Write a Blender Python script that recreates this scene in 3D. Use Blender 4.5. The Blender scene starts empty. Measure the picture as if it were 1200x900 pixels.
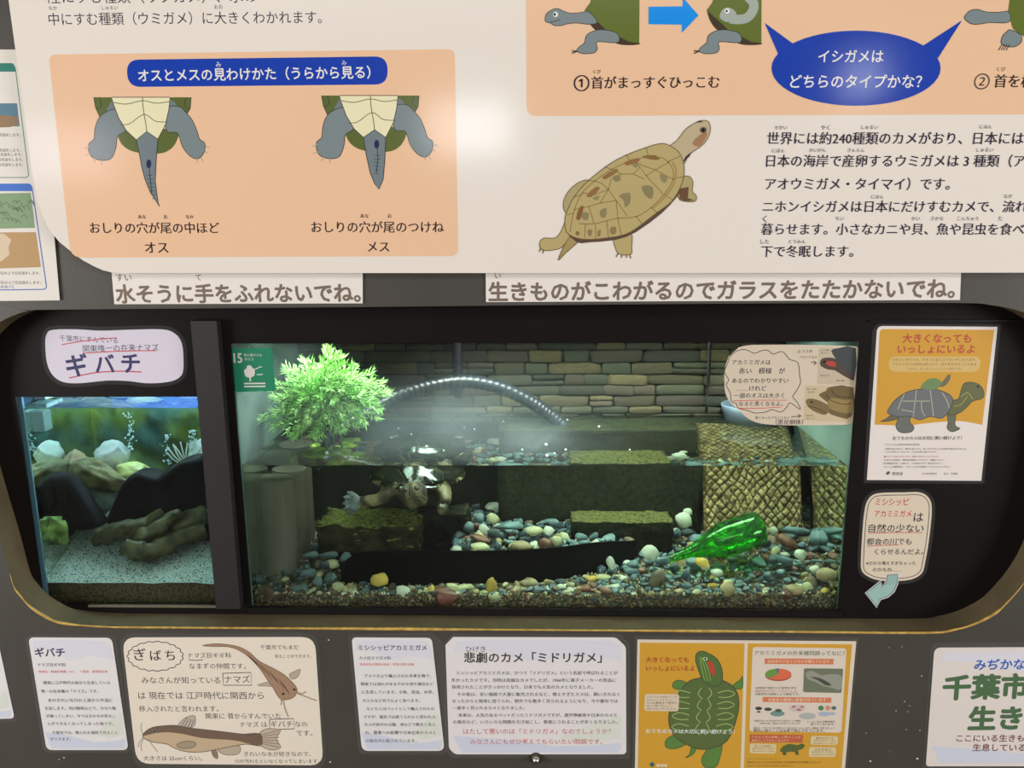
import bpy, bmesh, math, random
from mathutils import Vector, Matrix, noise, Euler

random.seed(7)
SC = bpy.context.scene
COL = SC.collection
PI = math.pi

# ------------------------------------------------------------------ camera
F = 933.0                       # focal length in pixels of the 1200x900 frame
EYE = Vector((0.0, -1.45, 1.35))
YAW, PITCH, ROLL = math.radians(1.5), math.radians(11.75), math.radians(-0.4)
ROT = (Matrix.Rotation(YAW, 3, 'Z') @ Matrix.Rotation(PI / 2 - PITCH, 3, 'X') @ Matrix.Rotation(ROLL, 3, 'Z'))
cd = bpy.data.cameras.new('camera')
cd.sensor_width = 36.0
cd.lens = F / 1200 * 36
cd.clip_start = 0.05
cam = bpy.data.objects.new('camera', cd)
COL.objects.link(cam)
cam.matrix_world = Matrix.Translation(EYE) @ ROT.to_4x4()
SC.camera = cam

# ------------------------------------------------------------------ world, exposure, lights
SC.view_settings.view_transform = 'Standard'
SC.view_settings.look = 'None'
SC.view_settings.exposure = 0.0
SC.view_settings.gamma = 1.0
SC.view_settings.use_curve_mapping = False
SC.cycles.max_bounces = 12
SC.cycles.transparent_max_bounces = 24
w = bpy.data.worlds.new('hall')
SC.world = w
w.use_nodes = True
w.node_tree.nodes['Background'].inputs[0].default_value = (0.95, 0.97, 1.0, 1)
w.node_tree.nodes['Background'].inputs[1].default_value = 0.16


def area(name, loc, target, sx, sy, power, color, spread=180):
    l = bpy.data.lights.new(name, 'AREA')
    l.shape = 'RECTANGLE'
    l.size, l.size_y = sx, sy
    l.energy = power
    l.color = color
    l.spread = math.radians(spread)
    o = bpy.data.objects.new(name, l)
    COL.objects.link(o)
    o.location = loc
    d = Vector(target) - Vector(loc)
    o.rotation_euler = d.to_track_quat('-Z', 'Y').to_euler()
    return o


# the hall's ceiling light above and behind the visitor
area('ceiling_light', (0.1, -3.1, 2.85), (0, 0, 0.7), 3.6, 0.6, 32, (1.0, 0.965, 0.92))
# added fill lights left and right, out of view, brightening the lower wall
area('side_fill', (-4.6, -2.6, 1.15), (0, 0, 0.7), 2.0, 1.6, 150, (1.0, 0.965, 0.92))
area('side_fill', (4.6, -2.6, 1.15), (0, 0, 0.7), 2.0, 1.6, 132, (1.0, 0.965, 0.92))


def raydir(px, py):
    return ROT @ Vector(((px - 600) / F, -(py - 450) / F, -1))


def W(px, py, Y=0.0):
    """the point of the vertical plane y=Y seen at this pixel"""
    d = raydir(px, py)
    return EYE + d * ((Y - EYE.y) / d.y)


def WZ(px, py, Z):
    d = raydir(px, py)
    return EYE + d * ((Z - EYE.z) / d.z)


GLASS_Y = 0.076                 # front face of the water


def WR(px, py, Y):
    """the same through the front face of the water"""
    d = raydir(px, py).normalized()
    p = W(px, py, GLASS_Y)
    t = Vector((d.x, 0, d.z)) / 1.33
    r = Vector((t.x, math.sqrt(1 - t.length_squared), t.z))
    return p + r * ((Y - GLASS_Y) / r.y)


def mpp(px, py, Y, fn=None):
    fn = fn or WR
    a, b, c = fn(px, py, Y), fn(px + 1, py, Y), fn(px, py + 1, Y)
    return (b.x - a.x), (a.z - c.z)


# three far lamps of the hall whose glare shows on the glossy board
def lamp_at(px, py, dist, size, power, color):
    d = raydir(px, py)
    p = W(px, py, -0.02)
    r = Vector((d.x, -d.y, d.z)).normalized()
    loc = p + r * dist
    area('hall_lamp', loc, p, size[0], size[1], power, color)


lamp_at(550, 150, 3.6, (0.5, 0.30), 5, (0.9, 0.95, 1.0))
lamp_at(1010, 92, 3.6, (0.20, 0.20), 1.6, (0.9, 0.95, 1.0))
lamp_at(82, 178, 3.6, (0.45, 0.3), 2.2, (1.0, 0.85, 0.95))

# lamps under the tank hoods, plus an added fill brightening the plant
TX0, TX1 = W(273, 402, GLASS_Y).x, W(1006, 402, GLASS_Y).x
LX0, LX1 = W(20, 466, GLASS_Y).x, W(236, 466, GLASS_Y).x
area('tank_lamp', ((TX0 + TX1) / 2 + 0.16, 0.235, 1.21), ((TX0 + TX1) / 2 + 0.16, 0.255, 0.6), 0.74, 0.16, 16, (0.90, 1.0, 0.88), 108)
area('plant_fill', (W(395, 480, 0.2).x, 0.22, 1.21), (W(385, 480, 0.2).x, 0.19, 0.9), 0.16, 0.10, 2.2, (0.84, 1.0, 0.9), 90)
area('small_tank_lamp', ((LX0 + LX1) / 2, 0.36, 1.14), ((LX0 + LX1) / 2, 0.35, 0.6), 0.26, 0.08, 12, (0.74, 0.93, 1.0))

# ------------------------------------------------------------------ helpers


def lin(c):
    return tuple(((v / 255) / 12.92) if v / 255 <= 0.04045 else (((v / 255) + 0.055) / 1.055) ** 2.4 for v in c)


MC = {}


def mat(name, rgb, rough=0.5, noise_amt=0.0, nscale=30, bump=0.0, bscale=60, metal=0.0, rgb2=None, spec=0.5, rnd=0.0, gen=False, alpha=None, trans=0.0):
    key = name
    if key in MC:
        return MC[key]
    m = bpy.data.materials.new(name)
    m.use_nodes = True
    nt = m.node_tree
    b = nt.nodes['Principled BSDF']
    c = lin(rgb)
    b.inputs['Base Color'].default_value = (*c, 1)
    b.inputs['Roughness'].default_value = rough
    b.inputs['Metallic'].default_value = metal
    b.inputs['Specular IOR Level'].default_value = spec
    if trans:
        b.inputs['Transmission Weight'].default_value = trans
    if noise_amt or rgb2 or bump or rnd:
        tc = nt.nodes.new('ShaderNodeTexCoord')
        n = nt.nodes.new('ShaderNodeTexNoise')
        n.inputs['Scale'].default_value = nscale
        n.inputs['Detail'].default_value = 6
        nt.links.new(tc.outputs['Object'], n.inputs['Vector'])
        if rgb2 or noise_amt:
            r = nt.nodes.new('ShaderNodeValToRGB')
            c2 = lin(rgb2) if rgb2 else tuple(min(1, v * (1 + noise_amt)) for v in c)
            c1 = c if rgb2 else tuple(v * (1 - noise_amt) for v in c)
            r.color_ramp.elements[0].position = 0.36
            r.color_ramp.elements[0].color = (*c1, 1)
            r.color_ramp.elements[1].position = 0.64
            r.color_ramp.elements[1].color = (*c2, 1)
            nt.links.new(n.outputs['Fac'], r.inputs['Fac'])
            out = r.outputs['Color']
            if rnd:
                oi = nt.nodes.new('ShaderNodeObjectInfo')
                hs = nt.nodes.new('ShaderNodeHueSaturation')
                mr = nt.nodes.new('ShaderNodeMapRange')
                mr.inputs['To Min'].default_value = 1 - rnd
                mr.inputs['To Max'].default_value = 1 + rnd
                nt.links.new(oi.outputs['Random'], mr.inputs['Value'])
                nt.links.new(mr.outputs['Result'], hs.inputs['Value'])
                nt.links.new(out, hs.inputs['Color'])
                out = hs.outputs['Color']
            nt.links.new(out, b.inputs['Base Color'])
        if bump:
            n2 = nt.nodes.new('ShaderNodeTexNoise')
            n2.inputs['Scale'].default_value = bscale
            n2.inputs['Detail'].default_value = 8
            nt.links.new(tc.outputs['Object'], n2.inputs['Vector'])
            bp = nt.nodes.new('ShaderNodeBump')
            bp.inputs['Strength'].default_value = bump
            bp.inputs['Distance'].default_value = 0.004
            nt.links.new(n2.outputs['Fac'], bp.inputs['Height'])
            nt.links.new(bp.outputs['Normal'], b.inputs['Normal'])
    MC[key] = m
    return m


def ink(rgb, rough=0.45):
    return mat('ink_%d_%d_%d_%d' % (*rgb, int(rough * 100)), rgb, rough, spec=0.4)


def clear_mat(name, tint, haze, rough=0.05, gloss=1.0):
    """see-through sheet: transparent body, fresnel gloss, a trace of milky diffuse"""
    m = bpy.data.materials.new(name)
    m.use_nodes = True
    nt = m.node_tree
    nt.nodes.clear()
    o = nt.nodes.new('ShaderNodeOutputMaterial')
    t = nt.nodes.new('ShaderNodeBsdfTransparent')
    t.inputs[0].default_value = (*tint, 1)
    d = nt.nodes.new('ShaderNodeBsdfDiffuse')
    d.inputs[0].default_value = (0.8, 0.8, 0.8, 1)
    g = nt.nodes.new('ShaderNodeBsdfGlossy')
    g.inputs['Roughness'].default_value = rough
    m1 = nt.nodes.new('ShaderNodeMixShader')
    m1.inputs[0].default_value = haze
    m2 = nt.nodes.new('ShaderNodeMixShader')
    fr = nt.nodes.new('ShaderNodeLayerWeight')      # Schlick's curve, alike from both sides of the thin sheet
    fr.inputs['Blend'].default_value = 0.5
    pw = nt.nodes.new('ShaderNodeMath')
    pw.operation = 'POWER'
    pw.inputs[1].default_value = 5
    mu = nt.nodes.new('ShaderNodeMath')
    mu.operation = 'MULTIPLY_ADD'
    mu.inputs[1].default_value = 0.95 * gloss
    mu.inputs[2].default_value = 0.04 * gloss
    nt.links.new(fr.outputs['Facing'], pw.inputs[0])
    nt.links.new(pw.outputs[0], mu.inputs[0])
    nt.links.new(t.outputs[0], m1.inputs[1])
    nt.links.new(d.outputs[0], m1.inputs[2])
    nt.links.new(mu.outputs[0], m2.inputs[0])
    nt.links.new(m1.outputs[0], m2.inputs[1])
    nt.links.new(g.outputs[0], m2.inputs[2])
    nt.links.new(m2.outputs[0], o.inputs[0])
    return m


def glass_mat(name, col, ior, rough=0.0, bump=0.0, bscale=20):
    m = bpy.data.materials.new(name)
    m.use_nodes = True
    nt = m.node_tree
    nt.nodes.clear()
    o = nt.nodes.new('ShaderNodeOutputMaterial')
    g = nt.nodes.new('ShaderNodeBsdfGlass')
    g.inputs['Color'].default_value = (*col, 1)
    g.inputs['IOR'].default_value = ior
    g.inputs['Roughness'].default_value = rough
    nt.links.new(g.outputs[0], o.inputs[0])
    if bump:
        tc = nt.nodes.new('ShaderNodeTexCoord')
        n = nt.nodes.new('ShaderNodeTexNoise')
        n.inputs['Scale'].default_value = bscale
        n.inputs['Detail'].default_value = 2
        b = nt.nodes.new('ShaderNodeBump')
        b.inputs['Strength'].default_value = bump
        b.inputs['Distance'].default_value = 0.002
        nt.links.new(tc.outputs['Object'], n.inputs['Vector'])
        nt.links.new(n.outputs['Fac'], b.inputs['Height'])
        nt.links.new(b.outputs['Normal'], g.inputs['Normal'])
    return m


def tag(o, label=None, cat=None, group=None, kind=None):
    if label:
        o['label'] = label
    if cat:
        o['category'] = cat
    if group:
        o['group'] = group
    if kind:
        o['kind'] = kind
    return o


def link(name, me, mats=None, parent=None, loc=None, smooth=False):
    o = bpy.data.objects.new(name, me)
    COL.objects.link(o)
    if mats:
        for m in (mats if isinstance(mats, (list, tuple)) else [mats]):
            me.materials.append(m)
    if parent is not None:
        o.parent = parent
    if loc is not None:
        o.location = loc
    if smooth:
        me.shade_smooth()
    return o


def empty(name, loc, label=None, cat=None, group=None, kind=None):
    o = bpy.data.objects.new(name, None)
    o.empty_display_size = 0.02
    COL.objects.link(o)
    o.location = loc
    return tag(o, label, cat, group, kind)


def meshdata(name, vs, fs, mi=None):
    me = bpy.data.meshes.new(name)
    me.from_pydata([tuple(v) for v in vs], [], fs)
    if mi:
        me.polygons.foreach_set('material_index', mi)
    me.update()
    return me


def outward(me):
    bm = bmesh.new()
    bm.from_mesh(me)
    bmesh.ops.recalc_face_normals(bm, faces=bm.faces)
    bm.to_mesh(me)
    bm.free()
    return me


def bmo(name, bm, m, parent=None, smooth=False, loc=None, origin=None):
    """bmesh in world coordinates -> object; with a parent empty, local to it"""
    if origin is None:
        origin = parent_world(parent) if parent is not None else Vector((0, 0, 0))
    bmesh.ops.translate(bm, verts=bm.verts, vec=-origin)
    me = bpy.data.meshes.new(name)
    bm.to_mesh(me)
    bm.free()
    o = link(name, me, m, parent, smooth=smooth)
    if parent is None:
        o.location = origin
    return o


def parent_world(p):
    v = Vector((0, 0, 0))
    while p is not None:
        v += p.location
        p = p.parent
    return v


def box(bm, x0, x1, y0, y1, z0, z1, bev=0.0):
    r = bmesh.ops.create_cube(bm, size=1)
    vs = r['verts']
    bmesh.ops.scale(bm, verts=vs, vec=(x1 - x0, y1 - y0, z1 - z0))
    bmesh.ops.translate(bm, verts=vs, vec=((x0 + x1) / 2, (y0 + y1) / 2, (z0 + z1) / 2))
    if bev:
        es = set(e for v in vs for e in v.link_edges)
        bmesh.ops.bevel(bm, geom=list(es), offset=bev, segments=2, affect='EDGES', profile=0.6)
    return vs


def boxo(name, b, m, parent=None, bev=0.0, **k):
    bm = bmesh.new()
    box(bm, *b, bev=bev)
    return bmo(name, bm, m, parent, **k)


def sweep(path, radius, seg=10, closed=False, cap=True):
    """verts, faces of a tube along path; radius a number or list"""
    n = len(path)
    vs, fs = [], []
    up = Vector((0, 0, 1))
    for i, p in enumerate(path):
        a = path[max(0, i - 1)] if not closed else path[i - 1]
        b = path[min(n - 1, i + 1)] if not closed else path[(i + 1) % n]
        t = (b - a).normalized()
        s = t.cross(up)
        if s.length < 1e-4:
            s = Vector((1, 0, 0))
        s.normalize()
        u = s.cross(t).normalized()
        r = radius[i] if isinstance(radius, (list, tuple)) else radius
        for k in range(seg):
            an = 2 * PI * k / seg
            vs.append(p + s * math.cos(an) * r + u * math.sin(an) * r)
    m = n if closed else n - 1
    for i in range(m):
        for k in range(seg):
            j = (i + 1) % n
            fs.append((i * seg + k, i * seg + (k + 1) % seg, j * seg + (k + 1) % seg, j * seg + k))
    if cap and not closed:
        fs.append(tuple(range(seg))[::-1])
        fs.append(tuple((n - 1) * seg + k for k in range(seg)))
    return vs, fs


def cr(pts, n=5, closed=True):
    """Catmull-Rom through 2D/3D points"""
    out = []
    m = len(pts)
    P = [Vector(p) for p in pts]
    rng = range(m) if closed else range(m - 1)
    for i in rng:
        if closed:
            a, b, c, d = P[i - 1], P[i], P[(i + 1) % m], P[(i + 2) % m]
        else:
            a, b, c, d = P[max(0, i - 1)], P[i], P[i + 1], P[min(m - 1, i + 2)]
        for k in range(n):
            t = k / n
            out.append(0.5 * ((2 * b) + (c - a) * t + (2 * a - 5 * b + 4 * c - d) * t * t + (3 * b - a - 3 * c + d) * t ** 3))
    if not closed:
        out.append(P[-1])
    return out


def rr(corners, r, n=5):
    """rounded polygon in pixels; r number or list per corner"""
    out = []
    m = len(corners)
    C = [Vector(c) for c in corners]
    for i in range(m):
        rad = r[i] if isinstance(r, (list, tuple)) else r
        a, b, c = C[i - 1], C[i], C[(i + 1) % m]
        if rad <= 0:
            out.append(b)
            continue
        p0 = b + (a - b).normalized() * rad
        p1 = b + (c - b).normalized() * rad
        for k in range(n + 1):
            t = k / n
            q = p0.lerp(b, t * 0.55 + 0) if False else ((1 - t) ** 2 * p0 + 2 * t * (1 - t) * b + t * t * p1)
            out.append(q)
    return out


def ell(cx, cy, rx, ry, n=24, rot=0):
    c, s = math.cos(rot), math.sin(rot)
    return [(cx + rx * math.cos(2 * PI * k / n) * c - ry * math.sin(2 * PI * k / n) * s,
             cy + rx * math.cos(2 * PI * k / n) * s + ry * math.sin(2 * PI * k / n) * c) for k in range(n)]


# one reusable text curve
_tc = bpy.data.curves.new('type', 'FONT')
_tc.resolution_u = 2
_to = bpy.data.objects.new('type', _tc)
COL.objects.link(_to)
_tcache = {}


def glyphs(s, off):
    k = (s, off)
    if k not in _tcache:
        _tc.body = s
        _tc.offset = off
        _tc.resolution_u = 2
        dg = bpy.context.evaluated_depsgraph_get()
        dg.update()
        e = _to.evaluated_get(dg)
        m = e.to_mesh()
        _tcache[k] = ([(v.co.x, v.co.y) for v in m.vertices], [tuple(p.vertices) for p in m.polygons])
        e.to_mesh_clear()
    return _tcache[k]


class Sheet:
    """a flat printed sheet standing at the plane y=Y; print is laid on its face, one mesh per part"""

    def __init__(self, name, label, cat, outline, Y, color, thick=0.0006, rough=0.5, group=None, paper='paper', lab2=None):
        pts = [W(x, y, Y) for x, y in outline]
        c = sum(pts, Vector()) / len(pts)
        self.root = empty(name, (c.x, Y, c.z), label, cat, group)
        self.o = Vector((c.x, Y, c.z))
        self.Y = Y
        self.k = 0
        self.rough = 0.45
        self.parts = {}
        self.order = []
        vs = [p - self.o for p in pts] + [p - self.o + Vector((0, thick, 0)) for p in pts]
        n = len(pts)
        fs = [tuple(range(n)), tuple(range(2 * n - 1, n - 1, -1))] + [(i, (i + 1) % n, n + (i + 1) % n, n + i) for i in range(n)]
        me = outward(meshdata(paper, vs, fs))
        self.paper = link(paper, me, color if isinstance(color, bpy.types.Material) else ink(color, rough), self.root)

    def _p(self, part, vs, fs, m, lay=True, dy=0.0):
        d = self.parts.setdefault(part, ([], [], [], []))
        if part not in self.order:
            self.order.append(part)
        self.k += 1 if lay else 0
        y = self.Y - 0.000015 * (self.k + 8 + (0 if lay else 0.5)) - dy
        b = len(d[0])
        d[0].extend([Vector((v.x, y, v.z)) - self.o for v in vs])
        d[1].extend([tuple(b + i for i in f) for f in fs])
        if m not in d[3]:
            d[3].append(m)
        d[2].extend([d[3].index(m)] * len(fs))

    def poly(self, part, pts, rgb, smooth=0, rough=0.45):
        if smooth:
            pts = cr(pts, smooth)
        v = [W(p[0], p[1], self.Y) for p in pts]
        a = sum(v[i].x * v[(i + 1) % len(v)].z - v[(i + 1) % len(v)].x * v[i].z for i in range(len(v)))
        f = tuple(range(len(v)))
        if a < 0:
            f = f[::-1]
        self._p(part, v, [f], ink(rgb, self.rough))

    def line(self, part, pts, wpx, rgb, smooth=0, closed=False):
        P = [Vector(p) for p in pts]
        if smooth:
            P = cr(P, smooth, closed)
        vs, fs = [], []
        n = len(P)
        for i, p in enumerate(P):
            a = P[i - 1] if (i or closed) else P[0]
            b = P[(i + 1) % n] if (i < n - 1 or closed) else P[-1]
            t = b - a
            if t.length < 1e-6:
                t = Vector((1, 0))
            t.normalize()
            q = Vector((-t.y, t.x)) * wpx / 2
            vs += [W(p.x - q.x, p.y - q.y, self.Y), W(p.x + q.x, p.y + q.y, self.Y)]
        for i in range(n if closed else n - 1):
            j = (i + 1) % n
            fs.append((2 * i, 2 * i + 1, 2 * j + 1, 2 * j))
        self._p(part, vs, fs, ink(rgb, self.rough), False, 0.000004)

    def text(self, part, s, x0, x1, y, rgb, y1=None, bold=0.0, h=1.0, hand=0.0):
        g, f = glyphs(s, 0.0)
        thin = 0 < bold < 0.012
        if not g:
            return
        mn, mx = min(p[0] for p in g), max(p[0] for p in g)
        A, B = W(x0, y, self.Y), W(x1, y if y1 is None else y1, self.Y)
        d = B - A
        k = d.length / (mx - mn)
        d.normalize()
        up = Vector((-d.z, 0, d.x))
        out = []
        for (u, v) in g:
            uu, vv = u - mn, v - 0.38
            if hand:
                uu += hand * noise.noise(Vector((u * 1.1, v * 1.3, s.__len__())))
                vv += hand * noise.noise(Vector((u * 0.9 + 31, v * 1.2, 3.0)))
            out.append(A + d * uu * k + up * vv * k * h)
        self._p(part, out, f, ink(rgb), False)
        if thin:
            for a in (-1, 1):
                self._p(part, [v + d * a * 0.011 * k for v in out], f, ink(rgb, self.rough), False, 0.0000045 + a * 0.0000015)
        elif bold > 0:      # heavier strokes: the same glyphs laid down again, shifted
            q = bold * 0.85 * k
            for n_, (a, b) in enumerate(((1, 0), (-1, 0), (0, 1), (0, -1), (0.7, 0.7), (-0.7, 0.7), (0.7, -0.7), (-0.7, -0.7))):
                self._p(part, [v + d * a * q + up * b * q for v in out], f, ink(rgb), False, 0.000003 * (n_ + 1))

    def film(self, outline, m):
        """clear laminate over the sheet, wider than the paper"""
        self.k += 6
        y = self.Y - 0.000015 * (self.k + 14)
        pts = [W(p[0], p[1], y) for p in outline]
        n = len(pts)
        vs = [p - self.o for p in pts] + [Vector((p.x, self.Y + 0.0004, p.z)) - self.o for p in pts]
        fs = [tuple(range(n))] + [(i, (i + 1) % n, n + (i + 1) % n, n + i) for i in range(n)]
        link('laminate_film', outward(meshdata('film', vs, fs)), m, self.root)

    def done(self, labels={}):
        for p in self.order:
            vs, fs, mi, ms = self.parts[p]
            me = meshdata(p, vs, fs, mi)
            o = link(p, me, ms, self.root)
            if p in labels:
                o['label'] = labels[p]
        return self.root


def grow(outline, d):
    """outline moved outward by d pixels"""
    P = [Vector(p) for p in outline]
    n = len(P)
    area_ = sum(P[i].x * P[(i + 1) % n].y - P[(i + 1) % n].x * P[i].y for i in range(n))
    s = 1 if area_ > 0 else -1
    out = []
    for i in range(n):
        a, b, c = P[i - 1], P[i], P[(i + 1) % n]
        t = (c - a)
        if t.length < 1e-6:
            t = Vector((1, 0))
        t.normalize()
        out.append(b + Vector((t.y, -t.x)) * d * s)
    return out


FILM = clear_mat('laminate', (0.99, 0.99, 0.99), 0.035, 0.12, 0.8)
PANE = clear_mat('tank_glass', (0.95, 0.99, 0.97), 0.002, 0.0, 0.3)
NAVY = (30, 28, 75)
INK = (48, 38, 62)
BLACK = (38, 34, 38)

#@STRUCTURE
# ------------------------------------------------------------------ structure
fascia_m = mat('fascia_paint', (73, 69, 63), 0.42, 0.06, 8, 0.05, 200)
reveal_m = mat('reveal_paint', (112, 99, 74), 0.35, 0.12, 14, 0.04, 120)
black_m = mat('black_board', (22, 18, 17), 0.45, 0.1, 6, 0.03, 200, spec=0.15)
gold_m = mat('worn_edge', (196, 158, 78), 0.45, 0.25, 60, 0.2, 300)

# opening in the front wall, traced on the wall plane and cut straight back
op = [(50, 363), (300, 361), (600, 358), (900, 355.5), (1120, 355), (1160, 357.5), (1186, 362), (1208, 370), (1232, 386), (1250, 410), (1258, 440),
      (1252, 520), (1236, 600), (1218, 652), (1200, 683), (1183, 703), (1167, 718), (1142, 731), (1117, 738), (1080, 741.5), (900, 740), (660, 738.3), (400, 736.5),
      (162, 735), (128, 734.5), (100, 733), (80, 731), (62, 727), (37, 712), (24, 698), (15, 684), (3, 640), (-18, 570), (-36, 500), (-40, 450), (-32, 410), (-10, 384), (15, 370), (32, 365)]
opw = [W(x, y, 0) for x, y in cr([Vector(p) for p in op], 3)]
bm = bmesh.new()
cx, cz = (opw[0].x + opw[-1].x) / 2, 0
X0, X1, Z0, Z1 = -2.6, 2.6, 0.0, 2.7
n = len(opw)
inner = [bm.verts.new((p.x, 0, p.z)) for p in opw]
mid = Vector((0.0, 0, 0.9))
outer = []
for p in opw:      # project radially on the wall's border
    d = Vector((p.x - mid.x, 0, p.z - mid.z))
    ts = []
    if abs(d.x) > 1e-6:
        ts.append(((X1 if d.x > 0 else X0) - mid.x) / d.x)
    if abs(d.z) > 1e-6:
        ts.append(((Z1 if d.z > 0 else Z0) - mid.z) / d.z)
    t = min(v for v in ts if v > 0)
    outer.append(bm.verts.new((mid.x + d.x * t, 0, mid.z + d.z * t)))
for i in range(n):
    j = (i + 1) % n
    bm.faces.new((inner[i], inner[j], outer[j], outer[i]))
bmesh.ops.recalc_face_normals(bm, faces=bm.faces)
for f in bm.faces:
    if f.normal.y > 0:
        f.normal_flip()
tag(bmo('wall_front', bm, fascia_m), 'dark grey painted front wall with the long rounded opening', kind='structure')
WALL = bpy.data.objects['wall_front']

DEPTH = 0.056
vs = [Vector((p.x, 0.0, p.z)) for p in opw] + [Vector((p.x, DEPTH, p.z)) for p in opw]
fs = [(i, (i + 1) % n, n + (i + 1) % n, n + i) for i in range(n)]
rev = link('reveal', meshdata('reveal', vs, fs), reveal_m, WALL, smooth=True)
# worn wooden edge along the lower rim
k0 = min(range(n), key=lambda i: (opw[i] - W(1204, 676)).length)
k1 = min(range(n), key=lambda i: (opw[i] - W(12, 676)).length)
path = [opw[i] for i in range(k0, k1 + 1)]
rad = [0.0030 * (0.75 + 0.5 * noise.noise(p * 30)) * min(1, (i + 1) / 8, (len(path) - i) / 8) + 0.0003 for i, p in enumerate(path)]
v2, f2 = sweep([p + Vector((0, -0.0004, 0)) for p in path], rad, 6)
eb = link('edge_banding', meshdata('edge', v2, f2), gold_m, WALL, smooth=True)
eb['label'] = 'worn yellow wooden edge along the lower rim of the opening'

tag(boxo('floor', (-6, 6, -10, 0.0, -0.02, 0.0), mat('floor_tiles', (84, 76, 68), 0.4, 0.1, 3)), kind='structure')

# black board behind the opening with two cut-outs
BY = 0.056
xl0, xl1 = W(18, 465, BY).x, W(234, 465, BY).x
xm0, xm1 = W(270, 402, BY).x, W(1008, 402, BY).x
zlt, zlb = W(130, 465, BY).z, W(150, 708, BY).z
zmt, zmb = W(640, 401.5, BY).z, W(640, 713, BY).z
bm = bmesh.new()
B1 = BY + 0.004
BX0, BX1, BZ0, BZ1 = -1.3, 1.35, 0.45, 1.30
for b in ((BX0, xl0, BY, B1, BZ0, BZ1), (xl0, xl1, BY, B1, zlt, BZ1), (xl0, xl1, BY, B1, BZ0, zlb), (xl1, xm0, BY, B1, BZ0, BZ1),
          (xm0, xm1, BY, B1, zmt, BZ1), (xm0, xm1, BY, B1, BZ0, zmb), (xm1, BX1, BY, B1, BZ0, BZ1)):
    box(bm, *b)
RB = tag(bmo('wall_recess', bm, black_m), 'black board around the two tank windows', kind='structure')
dark_grey = mat('pillar_paint', (43, 39, 40), 0.45, 0.05, 10)
pz0, pz1 = W(250, 713, 0.038).z, W(246, 376, 0.038).z
px0, px1 = W(232, 470, 0.038).x, W(262, 470, 0.038).x
tag(boxo('trim_1', (px0, px1, 0.036, BY, pz0, pz1), dark_grey), 'dark grey upright strip between the two tanks', kind='structure')
# thin black gasket bars round the big window, a flat one on the sill
gm = mat('gasket', (16, 15, 17), 0.3)
tag(boxo('trim_2', (xm0 - 0.006, xm1 + 0.006, BY - 0.006, BY, zmb - 0.012, zmb + 0.001), gm), kind='structure')
tag(boxo('trim_3', (W(105, 709, BY).x, px0, BY - 0.006, BY, zlb - 0.004, zlb), mat('dull_metal', (150, 140, 120), 0.35, metal=0.6)), kind='structure')
tag(boxo('trim_4', (xm1 + 0.012, BX1, BY - 0.005, BY, W(1080, 377, BY).z, W(1080, 375, BY).z), gm), kind='structure')

#@PANEL
# ------------------------------------------------------------------ upper information panel
CREAM = (242, 233, 222)
PEACH = (245, 202, 165)
BLUE = (28, 66, 178)
GREY = (131, 143, 146)
GRN = (98, 110, 56)
DKB = (72, 58, 44)
LC = (60, 60, 60)
outl = [(-30, -300), (10, 0), (28, 130), (37, 200)] + [(44, 237), (51, 256), (59, 271), (70, 284), (85, 296), (97, 305), (110, 312), (120, 316.5), (132, 319.5)] + [(145, 320), (700, 320), (1700, 319), (1700, -300)]
P = Sheet('information_board', 'large cream board about turtles with peach boxes and drawings above the tanks', 'sign', outl, -0.022, mat('board_face', CREAM, 0.13, spec=0.45), thick=0.004, paper='board')
P.rough = 0.13
T = P.text
LT = 'lettering'
T(LT, '陸にすむ種類（リクガメ）、水の', 56, 300, -4, INK, -5)
T(LT, '中にすむ種類（ウミガメ）に大きくわかれます。', 57, 377, 22.5, INK, 20)
for s, a, b, y in (('なか', 57, 67, 9.5), ('しゅるい', 119, 138, 9), ('おお', 251, 261, 8)):
    T(LT, s, a, b, y, INK)
P.poly('peach_box', rr([(57, 64), (533, 57.5), (537, 300), (83, 302)], [9, 9, 9, 14]), PEACH)
P.poly('peach_box', rr([(616, -120), (1500, -120), (1500, 133), (617, 136)], 12), PEACH)
P.poly('title_pill', rr([(148, 70), (454, 66), (454.5, 99), (150, 102)], 15.5, 8), BLUE)
T('title_lettering', 'オスとメスの見わけかた（うらから見る）', 162, 434, 88.5, (240, 236, 228), 84.5, bold=0.018)
T('title_lettering', 'み', 253, 259, 75.5, (240, 236, 228))
T('title_lettering', 'み', 400.5, 406, 73.5, (240, 236, 228))


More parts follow.
